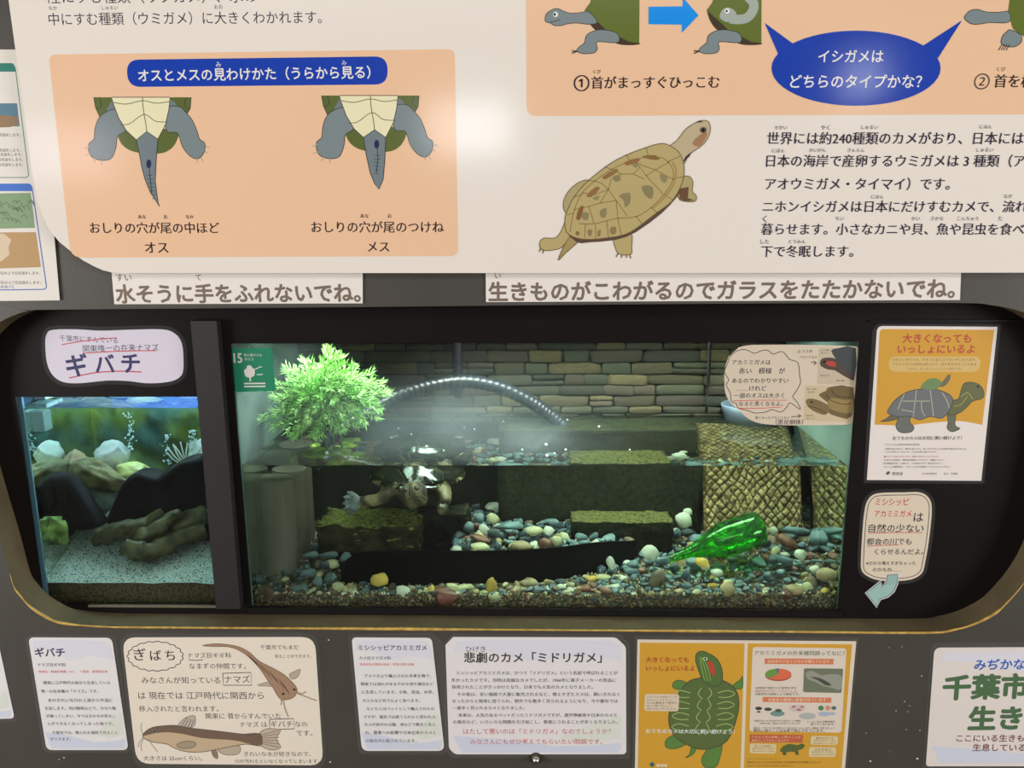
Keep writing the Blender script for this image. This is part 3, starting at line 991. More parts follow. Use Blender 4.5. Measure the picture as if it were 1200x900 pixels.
sh = [(805, 800), (817, 795), (833, 794), (851, 799), (862, 808), (866, 824), (862, 846), (852, 868), (836, 876), (820, 878), (804, 872), (790, 862), (784, 848), (785, 832), (793, 816)]
S.poly(d, sh, G1, 3)
S.line(d, sh, 1.0, (60, 60, 30), 3, True)
nk = [(823, 796), (818, 784), (815, 772), (817, 765), (823, 763), (831, 766), (840, 772), (846, 784), (846, 799), (838, 804), (830, 802)]
S.poly(d, nk, (82, 116, 46), 3)
S.line(d, nk, 0.9, (50, 70, 30), 3, True)
S.poly(d, [(829, 776), (834, 775), (838, 784), (837, 792), (833, 789)], (196, 66, 40), 2)
S.poly(d, ell(826.5, 772, 2.6, 2, 10), (236, 240, 200))
S.poly(d, ell(826.5, 772, 1.3, 1.6, 8), (20, 20, 20))
for x0 in (0, 3.5, 7):
    S.line(d, [(820 + x0 * 0.4, 770), (822 + x0, 782), (826 + x0, 798)], 0.8, (150, 186, 80), 3)
for side in (-1, 1):
    for k in range(4):
        cx_, cy_ = 825 + side * 24 - k * 0.6, 812 + k * 13
        S.line(d, [(cx_ - side * 8, cy_), (cx_ + side * 4, cy_ - 3), (cx_ + side * 12, cy_ + 1), (cx_ + side * 4, cy_ + 5), (cx_ - side * 7, cy_ + 5)], 1.0, G3, 3)
for k in range(4):
    S.line(d, [(822 - k, 806 + k * 14), (818 - k, 813 + k * 14), (823 - k, 819 + k * 14)], 1, G3, 3)
    S.line(d, [(831 - k, 806 + k * 14), (834 - k, 813 + k * 14), (829 - k, 819 + k * 14)], 1, G3, 3)
S.text('title_lettering', '大きくなっても', 757, 807, 773, (186, 62, 22), bold=0.03)
S.text('title_lettering', 'いっしょにいるよ', 757, 814, 783, (186, 62, 22), bold=0.03)
S.poly('text_box', rr([(755.5, 813), (796, 813.5), (795, 833.5), (755, 833)], 3), (232, 214, 186))
for k, s in enumerate(('アカミミガメを飼っている', 'みなさんへ、大きくなった', 'カメは最後まで責任を', '持って飼いましょう。', '逃がさないでください。')):
    S.text('lettering', s, 758, 793 - (k % 2) * 5, 816.5 + k * 3.5, (92, 76, 66))
S.text('slogan_lettering', 'おうちのカメは大切に飼い続けよう！', 757, 861, 856.5, (238, 246, 240), 857.5, bold=0.02)
S.poly('emblem', [(761, 895), (765, 893), (767, 896), (764, 899)], (40, 100, 110), 2)
S.text('lettering', '環境省', 769, 782, 897, (250, 244, 220), bold=0.02)
S.poly('text_box', rr([(882, 758), (992, 759.5), (986, 858.5), (878, 857)], 4), (236, 222, 206))
S.text('title_lettering', 'アカミミガメの外来種問題ってなに？', 884, 990, 765, (62, 96, 56), 765.5, bold=0.006)
SAL = (226, 132, 84)
S.poly('heading_bar', [(896, 771.5), (977, 772), (976.5, 778.5), (896, 778)], SAL)
S.text('lettering', '日本中でアカミミガメが増えています', 900, 972, 775, (248, 226, 200), bold=0.01)
S.poly('heading_bar', [(894, 816.5), (974.5, 817.5), (974, 823.5), (893.5, 822.5)], SAL)
S.text('lettering', '生態系や農業に被害が出ています', 900, 968, 820, (248, 226, 200), bold=0.01)
S.poly('pie_chart', ell(912, 791.5, 15.5, 6.6), (180, 80, 50))
S.poly('pie_chart', ell(912, 790, 15.5, 6.6), (232, 112, 72))
S.poly('pie_chart', [(912, 790), (909, 783.4), (901, 785), (897, 788), (897, 792), (901, 794.5)], (112, 160, 62))
S.poly('pie_chart', [(912, 790), (909, 783.4), (913, 783.2)], (84, 110, 140))
S.poly('photograph', rr([(942, 783), (988, 783.5), (986, 812), (941, 811)], 2), (116, 124, 100))
S.poly('photograph', [(944, 789), (952, 786), (962, 791), (972, 790), (986, 792), (985, 808), (975, 806), (965, 804), (955, 799), (947, 796)], (158, 160, 146), 3)
S.poly('photograph', [(950, 793), (958, 797), (968, 803), (974, 802), (962, 795)], (72, 76, 62), 3)
for k, s in enumerate(('全国調査で確認された個体数の割合', '約64％がアカミミガメでした。', '※環境省の調査による推定です。')):
    S.text('lettering', s, 885, 933 + k * 2, 806 + k * 3.6, ((66, 60, 56), (190, 70, 60), (66, 60, 56))[k])
for x, y, rx, ry, cc in ((889, 830, 4, 2, (50, 54, 50)), (889, 834, 2.5, 1, (60, 70, 70)), (900, 831, 4.5, 2, (60, 70, 60)), (911, 836, 8.5, 3.5, (120, 158, 150)), (912, 832.5, 4, 2, (70, 100, 70)), (934, 830, 9.5, 4.5, (214, 206, 200)), (930, 828, 2.6, 1.4, (214, 110, 110)), (940, 828, 2.6, 1.2, (214, 120, 120)), (936, 831.5, 3, 1.3, (214, 100, 100)),
                         (946, 839, 10, 4, (190, 192, 186)), (962, 829.5, 3.2, 3, (80, 140, 80)), (970, 829.5, 3, 3, (226, 150, 130)), (977, 829.5, 3, 2.2, (100, 110, 110)), (966, 836.5, 7, 2.8, (178, 194, 214)), (975, 836, 4, 2, (190, 190, 210))):
    S.poly('small_pictures', ell(x, y, rx, ry, 14), cc)
for s, a, b, y in (('在来のカメとすみかやえさをめぐって競合', 884, 938, 844.5), ('レンコンなどの農作物を', 946, 978, 845.5), ('水草や小魚、昆虫などを食べてしまいます', 890, 938, 847.5), ('食べてしまいます。', 950, 978, 848.5), ('現在は、アカミミガメを飼っている人がたくさんいます。最後まで飼いましょう', 883, 978, 853), ('野外に放すことは法律で禁止されています。', 883, 966, 856)):
    S.text('lettering', s, a, b, y, (66, 60, 56))
S.poly('heading_bar', [(879, 860.5), (941, 861), (940, 870), (878, 869.5)], (206, 96, 52))
S.text('lettering', 'アカミミガメを新しく飼うことは', 881, 938, 863.5, (250, 220, 190))
S.text('lettering', '原則としてできなくなります！', 881, 925, 867.5, (250, 220, 190))
for q, tx in (([(878.5, 871), (910, 871.5), (909, 883), (878, 882.5)], 'ずっと大切に'), ([(950, 862), (982.5, 862.5), (981.5, 873), (949, 872.5)], '逃がさないで'), ([(948, 875), (980, 875.5), (979, 887), (947, 886.5)], 'ふやさない')):
    S.poly('text_box', rr(q, 3), (232, 212, 160))
    S.text('lettering', tx, q[0][0] + 6, q[1][0] - 6, q[0][1] + 3, (80, 60, 40), bold=0.01)
    for j in (6, 9):
        S.text('lettering', '寿命は約四十年とても長生き', q[0][0] + 3, q[1][0] - 3, q[0][1] + j, (90, 76, 60))
ts = [(914, 880), (918, 874), (926, 871.5), (934, 873), (940, 871), (943, 874), (939, 878), (935, 879), (936, 884), (932, 884), (931, 881), (922, 881), (921, 885), (917, 884), (917, 881)]
S.poly('small_turtle_drawing', ts, (86, 104, 36), 2)
for k, (a, b) in enumerate(((877, 910), (876, 962), (876, 930), (876, 955))):
    S.text('lettering', '飼えなくなったときはお住まいの自治体などに相談しましょう', a, b, 889 + k * 4, (110, 80, 30))
S.film(grow(c, 5), FILM)
S.done({'slider_drawing': 'drawing of a green turtle with a red cheek patch'})
# (g) large sign cut off on the right
c = [(1095, 759), (1330, 758), (1316, 898), (1085, 898)]
S = card('exhibit_sign', 'pale sign with large green characters at the lower right corner', c, [8, 8, 8, 4], color=(240, 230, 224), margin=7, cat='sign')
wash(S, [(1095, 761), (1330, 760), (1316, 896), (1086, 896)])
S.text('blue_lettering', 'みぢかな生きもの', 1142, 1262, 779, (40, 100, 190), 777.5, bold=0.03)
S.text('green_lettering', '千葉市の', 1106, 1238, 806, (72, 112, 66), 803, bold=0.05)
S.text('green_lettering', '生きもの', 1136, 1266, 842, (72, 112, 66), 840, bold=0.05)
S.text('lettering', 'ここにいる生きものは千葉市に', 1121, 1262, 865, (120, 60, 60), bold=0.02)
S.text('lettering', '生息している生きものです。', 1140, 1270, 876, (120, 60, 60), bold=0.02)
S.film(S._out, FILM)
S.done()

# domed nut that holds the lower wall
nz = W(628, 889, -0.004)
NT = empty('cap_nut', nz, 'shiny domed cap nut with washer below the story card', 'nut')
stl = mat('polished_steel', (214, 206, 196), 0.18, metal=1.0)
bm = bmesh.new()
bmesh.ops.create_cone(bm, cap_ends=True, segments=24, radius1=0.0135, radius2=0.0125, depth=0.003, matrix=Matrix.Translation(nz + Vector((0, 0.0022, 0))) @ Matrix.Rotation(PI / 2, 4, 'X'))
bmo('washer', bm, mat('washer_metal', (120, 110, 100), 0.35, metal=1.0), NT)
bm = bmesh.new()
bmesh.ops.create_cone(bm, cap_ends=True, segments=6, radius1=0.0088, radius2=0.0082, depth=0.006, matrix=Matrix.Translation(nz + Vector((0, -0.002, 0))) @ Matrix.Rotation(PI / 2, 4, 'X'))
bmo('hexagon', bm, stl, NT)
bm = bmesh.new()
bmesh.ops.create_uvsphere(bm, u_segments=20, v_segments=12, radius=0.0075, matrix=Matrix.Translation(nz + Vector((0, -0.005, 0))))
bmo('dome', bm, stl, NT, smooth=True)
# paint chips on the lower wall
bm = bmesh.new()
for (x, y, r_) in ((1060, 822, 1.2), (1066, 827, 1.0), (1050, 833, 1.1), (1042, 759, 0.7), (1057, 758, 0.9), (1078, 856, 1.1), (1062, 855, .8), (1020, 892, 1.6), (1043, 881, .7), (1130, 499.5, 0.0), (75, 888, 1.4), (69, 890, 1.0), (387, 893, 1.5), (385, 750, 1.2), (1075, 889, 1.8), (1080, 792, 1.2), (1064, 834, 0.9), (1015, 859, 0.9)):
    if r_:
        p = W(x, y, 0)
        bmesh.ops.create_cone(bm, cap_ends=True, segments=7, radius1=0.0016 * r_, radius2=0.0013 * r_, depth=0.0005, matrix=Matrix.Translation(p) @ Matrix.Rotation(PI / 2, 4, 'X') @ Matrix.Diagonal((1, random.uniform(0.5, 1), 1, 1)))
bmo('paint_chips', bm, ink((214, 204, 176)), WALL)['kind'] = 'stuff'

#@BLACKBOARD
# ------------------------------------------------------------------ labels in the recess
LY = BY - 0.001
c = [(50, 385), (214, 386), (217, 449), (58, 451)]
o1 = cr([Vector(p) for p in ((62, 386.5), (90, 386), (118, 387.5), (150, 386.5), (190, 386), (205, 391), (213, 402), (215, 420), (214, 437), (206, 445), (190, 448.5), (170, 449), (150, 446.5), (125, 446), (95, 449), (75, 448), (62, 440), (55, 425), (53, 402), (55, 391))], 3)
S = Sheet('name_label', 'white rounded handwritten fish name label above the left tank', 'label', o1, LY, (232, 224, 240))
S.text('lettering', '千葉市にすんでいる', 70, 138, 396, (70, 60, 80), 399, hand=0.05)
S.text('lettering', '関東唯一の在来ナマズ', 97, 186, 408.5, (56, 46, 84), 407, hand=0.05)
S.text('title_lettering', 'ギ', 78, 102, 428, (40, 34, 100), bold=0.03, hand=0.06)
S.text('title_lettering', 'バ', 112, 134, 426.5, (40, 34, 100), bold=0.03, hand=0.06)
S.text('title_lettering', 'チ', 143, 164, 425.5, (40, 34, 100), bold=0.03, hand=0.06)
RD = (206, 50, 60)
S.line('red_underline', [(72, 404), (95, 400), (120, 397), (137, 396)], 1.1, RD, 3)
S.line('red_underline', [(97, 414), (130, 412), (160, 411), (183, 411)], 1.1, RD, 3)
S.line('red_underline', [(81, 443), (110, 437), (140, 435), (166, 436)], 1.3, RD, 3)
S.film(grow(o1, 4.5), FILM)
S.done()
# orange turtle poster
c = [(1028, 382), (1169, 383), (1150, 563.5), (1016, 562.5)]
S = Sheet('turtle_poster', 'white and orange poster with a small turtle riding a big one, right of the tanks', 'poster', rr(c, [7, 0, 0, 0]), LY, (248, 238, 232))
S.poly('orange_print', rr([(1031, 385.5), (1165, 386.5), (1151, 498), (1140, 495.5), (1125, 493), (1095, 495), (1060, 499), (1025, 497.5)], [5, 0, 0, 8, 8, 8, 8, 0]), (226, 170, 44))
for s, a, b, y in (('大きくなっても', 1058, 1138, 396.5), ('いっしょにいるよ', 1052, 1142, 409)):
    S.text('title_lettering', s, a, b, y, (200, 70, 48), bold=0.034)
S.poly('text_box', rr([(1042, 417.5), (1150, 418), (1147, 436), (1041, 435.5)], 8), (230, 196, 120))
for k, s in enumerate(('かわいい子ガメも、大きくなると三十センチになります。', 'アカミミガメの寿命は長いので、四十年生きることもある', 'だから、ずっといっしょにいてあげてね')):
    S.text('lettering', s, 1046 + (k == 2) * 18, 1144 - (k == 2) * 18, 421.5 + k * 5.3, (120, 90, 50))
d = 'turtle_drawing'
GB = (110, 112, 104)
for pts, cc in (([(1046, 486), (1038, 491), (1032, 494), (1044, 493), (1056, 489)], (110, 106, 80)), ([(1058, 480), (1052, 492), (1050, 501), (1056, 507), (1068, 506), (1071, 500), (1066, 494), (1068, 482)], (112, 118, 110)),
                ([(1110, 482), (1111, 494), (1110, 502), (1116, 506), (1125, 502), (1119, 498), (1120, 482)], (108, 112, 92)), ([(1105, 470), (1122, 468), (1126, 458), (1130, 449), (1140, 448), (1149, 452), (1153, 460), (1151, 467), (1140, 470), (1132, 478), (1122, 485), (1110, 485)], (106, 112, 66))):
    S.poly(d, pts, cc, 3)
    S.line(d, pts, 0.7, (60, 60, 50), 3, True)
sh = [(1040, 484), (1044, 475), (1052, 466), (1064, 459), (1078, 456), (1094, 456), (1106, 459), (1116, 466), (1114, 478), (1104, 490), (1090, 488), (1078, 492), (1066, 488), (1052, 488)]
S.poly(d, sh, (116, 120, 122), 3)
S.line(d, sh, 0.8, (66, 66, 60), 3, True)
for a in ([(1060, 461), (1056, 470), (1052, 480)], [(1074, 457), (1072, 472), (1070, 490)], [(1090, 457), (1092, 472), (1094, 488)], [(1104, 460), (1110, 470), (1112, 478)], [(1058, 470), (1074, 470), (1090, 470)], [(1056, 480), (1072, 483)], [(1080, 470), (1080, 480), (1084, 488)]):
    S.line(d, a, 1.1, (190, 188, 160), 2)
S.line(d, [(1126, 465), (1134, 460), (1140, 468)], 1, (180, 176, 80), 3)
S.line(d, [(1118, 476), (1126, 474), (1134, 464)], 1, (170, 166, 80), 3)
S.poly(d, ell(1146, 453, 1.4, 1.4, 8), (30, 30, 20))
S.poly(d, [(1079, 455), (1085, 446), (1093, 443), (1101, 445), (1103, 450), (1097, 456)], (118, 150, 92), 3)
S.poly(d, [(1101, 452), (1107, 444), (1111, 439), (1114, 440), (1112, 447), (1106, 453)], (120, 116, 84), 3)
S.text('slogan_lettering', 'おうちのカメは大切に飼い続けよう！', 1046, 1127, 513.5, (80, 74, 74), 513, bold=0.015)
for s, a, b, y, cc in (('アカミミガメは条件付特定外来生物', 1037, 1077, 521, K), ('令和五年六月から、野外に放したり、売ったりすることが法律で禁止されました。', 1037, 1133, 526, K), ('これまで飼っているカメは、そのまま飼い続けられます。', 1037, 1098, 529.5, K), ('■ひきとり手をさがすときは、無料でゆずることができます', 1036, 1100, 535, (180, 60, 50)),
                       ('お住まいの地域の、環境省の相談ダイヤルまで、お電話ください', 1036, 1106, 539, K), ('受付時間は平日、九時から、十七時までです（祝日をのぞく）', 1035, 1104, 543, K), ('くわしくは環境省の、アカミミガメの特設ページをごらんください', 1035, 1113, 547, K), ('環境省', 1045, 1058, 555, K), ('日本自然保護協会', 1080, 1098, 555, (120, 110, 110)), ('協力：水族館', 1106, 1122, 555, (120, 110, 110))):
    S.text('lettering', s, a, b, y, cc)
S.poly('emblem', [(1038, 555), (1041, 552), (1043, 554), (1040, 556.5)], (80, 90, 100), 2)
S.film(rr([(1023, 379), (1173, 380), (1153, 567), (1012, 566)], [12, 2, 2, 2]), FILM)
S.done()
# small handwritten label with the pale arrow
o1 = cr([Vector(p) for p in ((1023, 580), (1035, 577.5), (1060, 577), (1078, 577), (1088, 583), (1092, 596), (1089, 630), (1084, 660), (1080, 672), (1068, 679), (1048, 681), (1030, 680), (1018, 676), (1010, 669), (1009, 655), (1011, 620), (1013, 600), (1016, 588))], 3)
S = Sheet('handwritten_label', 'small cream handwritten label with a pale blue curved arrow, under the turtle poster', 'label', o1, LY, (236, 220, 196))
S.line('outline', grow(o1, -3.0), 0.8, K, 0, True)
for s, a, b, y, cc in (('ミシシッピ', 1026, 1065, 588, (214, 64, 56)), ('アカミミガメ', 1025, 1068, 602, (214, 64, 56)), ('は', 1071, 1082, 606, K), ('自然の少ない', 1018, 1082, 619, K), ('都会の川でも', 1016, 1068, 634.5, K), ('くらせるんだよ。', 1025, 1082, 646.5, K), ('※だから増えすぎちゃった', 1015, 1073, 660, K), ('のかもね……', 1023, 1056, 667.5, K)):
    S.text('handwriting', s, a, b, y, cc, hand=0.06, bold=0.014, h=1.25 if cc != K else 1.0)
S.line('red_underline', [(1018, 625), (1048, 624), (1081, 624)], 0.9, (210, 100, 96))
S.line('red_underline', [(1016, 640), (1034, 639), (1053, 638.5)], 0.9, (210, 100, 96))
ar = [(1040, 674), (1052, 673), (1051, 684), (1047, 693), (1040, 699), (1031, 702), (1028, 711), (1015, 695), (1033, 681), (1033, 688), (1038, 684)]
S.poly('arrow', grow(ar, 1.6), (214, 214, 214))
S.poly('arrow', ar, (160, 196, 190))
S.line('arrow', ar, 0.8, (70, 84, 90), 0, True)
S.film(grow(o1, 4), FILM)
S.done({'arrow': 'pale blue curved arrow'})
# stickers on the tank glass
GY = GLASS_Y - 0.0125
c = [(269.5, 408.5), (318.5, 408), (323, 458), (276.5, 459.5)]
S = Sheet('green_sticker', 'square green sticker with number 15 and a tree, top left on the large tank glass', 'sticker', c, GY, (30, 132, 96))
WT = (225, 222, 214)
S.text('lettering', '15', 274, 283.5, 419, WT, bold=0.03, h=1.25)
S.text('lettering', '陸の豊かさも', 286, 307, 416, WT)
S.text('lettering', '守ろう', 286.5, 297, 421, WT)
S.poly('pictogram', [(287, 439), (286, 434), (289, 431.5), (289.5, 429), (293, 428), (296, 431), (298.5, 434), (298, 440), (293, 442.5), (288.5, 441.5)], WT, 3)
S.poly('pictogram', [(292, 441), (294, 441), (294.3, 447), (292.5, 447)], WT)
for y in (449.5, 453):
    S.line('pictogram', [(286, y), (311, y - 0.3)], 1.6, WT)
for b in ([(298, 433), (302, 431.5), (304, 430), (307, 430)], [(301, 439), (305, 439), (308, 438.5)]):
    S.line('pictogram', b, 1.0, WT)
S.done()
o1 = cr([Vector(p) for p in ((866, 407), (878, 404.5), (900, 404), (940, 404), (1002, 405.5))], 3, False)[:-1] + [Vector((1004.5, 406)), Vector((1005.5, 409)), Vector((999.5, 494)), Vector((996, 497.5))] + cr([Vector(p) for p in ((985, 498), (940, 498.5), (910, 498), (890, 496), (876, 490), (866, 481), (856, 472), (850, 460), (849, 445), (849.5, 432), (854, 418))], 3, False)
S = Sheet('comparison_card', 'cream cloud-shaped handwritten card with two turtle photographs, top right on the large tank glass', 'card', o1, GY, (222, 206, 184))
cl = [(856, 461), (851, 451), (854, 445), (849, 436), (853, 425), (855, 419), (862, 412), (873, 409.5), (884, 414), (892, 411), (900, 410.5), (906, 415), (917, 412), (925, 421), (935, 425), (937, 440), (938, 449), (932, 460), (929, 465), (934, 471), (938, 480), (926, 472), (922, 477), (915, 483), (905, 480), (897, 483), (885, 484), (876, 481), (865, 478), (863, 473), (857, 470)]
S.line('balloon_outline', cl, 0.8, K, 3, True)
for s, a, b, y in (('アカミミガメは', 858, 903, 424.5), ('赤い　模様　が', 866, 920, 434.5), ('あるのでわかりやすい', 858, 924, 446), ('……けれど', 864, 898, 455), ('一部のオスは大きく', 860, 919, 463.5), ('なると黒くなるよ。', 866, 917, 473), ('黒くなったアカミミガメ', 885, 925, 489.5), ('（黒化個体）', 909, 941, 494.5), ('ふつうの', 934, 952, 411.5), ('アカミミガメ', 937, 957, 418.5)):
    S.text('handwriting', s, a, b, y, K, hand=0.05, bold=0.004)
S.line('arrows', [(927, 488.5), (938, 487.5)], 0.9, K)
S.line('arrows', [(935, 485.5), (939, 487.3), (935, 489.5)], 0.9, K)
S.line('arrows', [(950, 424), (956, 425.5)], 0.9, K)
S.line('arrows', [(953.5, 423), (957, 425.5), (953.5, 427.5)], 0.9, K)
S.line('red_underline', [(859, 469.5), (890, 469), (922, 469)], 0.8, (220, 80, 80))
S.line('red_underline', [(865, 478.5), (890, 478.5), (915, 477)], 0.8, (220, 80, 80))
S.poly('photograph', [(959.5, 407.5), (1003, 408), (1000, 451), (957.5, 450)], (206, 190, 166))
S.poly('photograph', [(974, 411), (982, 408), (1003, 408), (1001, 445), (992, 440), (985, 432), (979, 420)], (74, 78, 80), 2)
S.poly('photograph', [(961, 424), (964, 420), (972, 419), (980, 421), (988, 432), (1000, 440), (1000, 446), (988, 440), (978, 434), (970, 433), (962, 429)], (88, 74, 64), 2)
S.poly('photograph', [(968, 424), (975, 423), (980, 426), (978, 430), (970, 428)], (190, 76, 70), 2)
S.poly('photograph', ell(966, 424, 1.6, 1.3, 8), (30, 26, 20))
S.poly('photograph', [(944, 452), (1000.5, 453), (997, 494.5), (941.5, 493)], (212, 194, 160))
S.poly('photograph', [(959, 463), (968, 458), (972, 453.5), (1000, 454), (998, 488), (984, 489), (968, 482), (970, 472)], (120, 102, 68), 2)
S.poly('photograph', [(974, 466), (990, 469), (999, 468), (998, 484), (980, 482), (970, 476)], (158, 136, 88), 2)
S.poly('photograph', [(944, 470), (948, 467), (956, 468), (966, 472), (972, 478), (968, 486), (958, 484), (948, 478)], (132, 112, 76), 2)
S.poly('photograph', ell(951, 471, 1.5, 1.2, 8), (30, 26, 20))
for a in ([(974, 456), (980, 464), (996, 466)], [(968, 462), (975, 470), (990, 474), (998, 472)], [(946, 476), (956, 478), (968, 484)]):
    S.line('photograph', a, 0.8, (70, 58, 40), 2)
for s, a, b, y in (('ふつうの個体', 961, 972, 410.5), ('赤いもよう', 962, 970, 413.5), ('首はみどり', 961, 972, 440), ('黄色い線', 980, 989, 446), ('黒化した個体', 945, 957, 456), ('首も黒い', 947, 956, 459.5), ('甲羅が黒い', 944, 954, 487), ('成熟したオス', 945, 955, 490.5)):
    S.text('lettering', s, a, b, y, (96, 84, 70))
S.done()

#@TANKS
# ------------------------------------------------------------------ tanks
WZL = W(640, 545.5, GLASS_Y).z          # water level of the large tank
WZS = W(140, 478, GLASS_Y).z            # of the small one
TZ0 = zmb - 0.004                        # floor of the tanks
TB = 0.50                                # back
TOPZ = 1.16
side_m = mat('tank_side', (84, 104, 98), 0.10, 0.15, 5)
water_big = glass_mat('water_surface', (0.90, 1.0, 0.94), 1.33, 0.0, 0.45, 26)
water_flat = glass_mat('water_front', (0.90, 1.0, 0.94), 1.33)
water_small = glass_mat('small_water', (0.86, 0.98, 0.98), 1.33, 0.0, 0.3, 30)


def tank(name, label, x0, x1, yb, zt, sm, bm_):
    r = empty(name, ((x0 + x1) / 2, 0.3, TZ0), label, 'aquarium')
    boxo('front_pane', (x0 - 0.004, x1 + 0.004, GLASS_Y - 0.009, GLASS_Y - 0.002, TZ0 - 0.01, zt), PANE, r)
    boxo('side_pane', (x0 - 0.012, x0, GLASS_Y - 0.009, yb + 0.02, TZ0 - 0.01, zt), sm, r)
    boxo('side_pane', (x1, x1 + 0.012, GLASS_Y - 0.009, yb + 0.02, TZ0 - 0.01, zt), sm, r)
    boxo('tank_floor', (x0 - 0.012, x1 + 0.012, GLASS_Y - 0.009, yb + 0.02, TZ0 - 0.022, TZ0 - 0.01), bm_, r)
    return r


A1 = tank('aquarium', 'large turtle aquarium behind the long window', TX0, TX1, TB, TOPZ, side_m, gm)
A2 = tank('aquarium', 'small fish aquarium at the left behind the window', LX0, LX1, 0.44, 1.10, mat('small_side', (40, 58, 72), 0.12, 0.2, 5), gm)


def water(name, label, x0, x1, yb, z0, z1, ms):
    vs = [(x0, GLASS_Y, z0), (x1, GLASS_Y, z0), (x1, GLASS_Y, z1), (x0, GLASS_Y, z1)]
    fs = [(0, 1, 2, 3)]
    nx, ny = 60, 24
    b = len(vs)
    for j in range(ny + 1):
        for i in range(nx + 1):
            vs.append((x0 + (x1 - x0) * i / nx, GLASS_Y + (yb - GLASS_Y) * j / ny, z1))
    for j in range(ny):
        for i in range(nx):
            a = b + j * (nx + 1) + i
            fs.append((a, a + 1, a + nx + 2, a + nx + 1))
    mi = [0] + [1] * (nx * ny)
    b = len(vs)
    e = 0.001
    for x in (x0 + e, x1 - e):
        vs += [(x, GLASS_Y, z0), (x, yb, z0), (x, yb, z1), (x, GLASS_Y, z1)]
    fs += [(b + 3, b + 2, b + 1, b), (b + 4, b + 5, b + 6, b + 7)]
    mi += [0, 0]
    o = link(name, meshdata(name, vs, fs, mi), ms)
    return tag(o, label, 'water')


water('water', 'clear greenish water filling the lower part of the large tank', TX0, TX1, TB, TZ0, WZL, [water_flat, water_big])
water('water', 'clear water filling the small left tank', LX0, LX1, 0.44, TZ0, WZS, [water_flat, water_small])

#@WALLSTONES
# condensation on the inside of the big pane above the water
cm2 = bpy.data.materials.new('condensation')
cm2.use_nodes = True
nt = cm2.node_tree
nt.nodes.clear()
out_ = nt.nodes.new('ShaderNodeOutputMaterial')
tr = nt.nodes.new('ShaderNodeBsdfTransparent')
tl = nt.nodes.new('ShaderNodeBsdfTranslucent')
tl.inputs[0].default_value = (0.62, 0.72, 0.80, 1)
df = nt.nodes.new('ShaderNodeBsdfDiffuse')
df.inputs[0].default_value = (0.62, 0.72, 0.80, 1)
ad = nt.nodes.new('ShaderNodeMixShader')
ad.inputs[0].default_value = 0.5
mx_ = nt.nodes.new('ShaderNodeMixShader')
tcn = nt.nodes.new('ShaderNodeTexCoord')
n1 = nt.nodes.new('ShaderNodeTexNoise')
n1.inputs['Scale'].default_value = 9
n1.inputs['Detail'].default_value = 5
at_ = nt.nodes.new('ShaderNodeAttribute')
at_.attribute_name = 'wet'
ml = nt.nodes.new('ShaderNodeMath')
ml.operation = 'MULTIPLY'
nt.links.new(tcn.outputs['Object'], n1.inputs['Vector'])
nt.links.new(n1.outputs['Fac'], ml.inputs[0])
nt.links.new(at_.outputs['Fac'], ml.inputs[1])
nt.links.new(ml.outputs[0], mx_.inputs[0])
nt.links.new(tl.outputs[0], ad.inputs[1])
nt.links.new(df.outputs[0], ad.inputs[2])
nt.links.new(tr.outputs[0], mx_.inputs[1])
nt.links.new(ad.outputs[0], mx_.inputs[2])
nt.links.new(mx_.outputs[0], out_.inputs[0])
vs, fs, wet = [], [], []
NX, NY = 80, 30
cyy = GLASS_Y - 0.0012
cx1, cz0, cz1 = W(800, 500, cyy).x, WZL + 0.001, TOPZ
blobs = [(272, 470, 28, 90, 0.75), (285, 430, 26, 60, 0.6), (480, 495, 90, 38, 0.22), (570, 505, 100, 34, 0.17), (520, 465, 90, 36, 0.12), (335, 415, 30, 30, 0.35), (620, 520, 60, 22, 0.2), (420, 530, 60, 20, 0.15)]
for j in range(NY + 1):
    for i in range(NX + 1):
        p = Vector((TX0 + (cx1 - TX0) * i / NX, cyy, cz0 + (cz1 - cz0) * j / NY))
        vs.append(p - A1.location)
        a = 0.02
        for (bx, bz, sx, sz, am) in blobs:
            c_ = W(bx, bz, cyy)
            ex, ez = sx * 0.00165, sz * 0.00165
            a += am * math.exp(-((p.x - c_.x) / ex) ** 2 - ((p.z - c_.z) / ez) ** 2)
        wet.append(min(1.0, a) * min(1, (NX - i) / 12))
for j in range(NY):
    for i in range(NX):
        a = j * (NX + 1) + i
        fs.append((a, a + 1, a + NX + 2, a + NX + 1))
me = meshdata('condensation', vs, fs)
at = me.attributes.new('wet', 'FLOAT', 'POINT')
at.data.foreach_set('value', wet)
o = link('condensation', me, cm2, A1)
o['kind'] = 'stuff'

# stacked stone wall behind the large tank
back_m = mat('back_mortar', (20, 20, 15), 0.8, 0.3, 20, 0.3, 80)
stone_ms = [mat('mossy_stone_%d' % i, c1, 0.7, 0, 22, 0.5, 70, rgb2=c2, rnd=0.5) for i, (c1, c2) in enumerate((((38, 33, 18), (76, 66, 36)), ((30, 30, 20), (56, 54, 34)), ((40, 32, 24), (60, 50, 34)), ((26, 28, 18), (52, 54, 34))))]
BW = empty('wall_back', ((TX0 + TX1) / 2, TB + 0.012, TZ0), 'stacked mossy stone wall at the back of the large tank', None, None, 'structure')
boxo('mortar', (TX0, TX1, TB + 0.008, TB + 0.02, TZ0, TOPZ + 0.05), back_m, BW)


def chunk_mesh(seed, rough=0.12):
    bm = bmesh.new()
    bmesh.ops.create_cube(bm, size=1)
    bmesh.ops.bevel(bm, geom=list(bm.edges), offset=0.1, segments=1, affect='EDGES')
    for v in bm.verts:
        v.co += Vector(noise.noise_vector(v.co * 1.7 + Vector((seed * 7.1, 0, 0)))) * rough
    me = bpy.data.meshes.new('stone')
    bm.to_mesh(me)
    bm.free()
    me.shade_smooth()
    return me


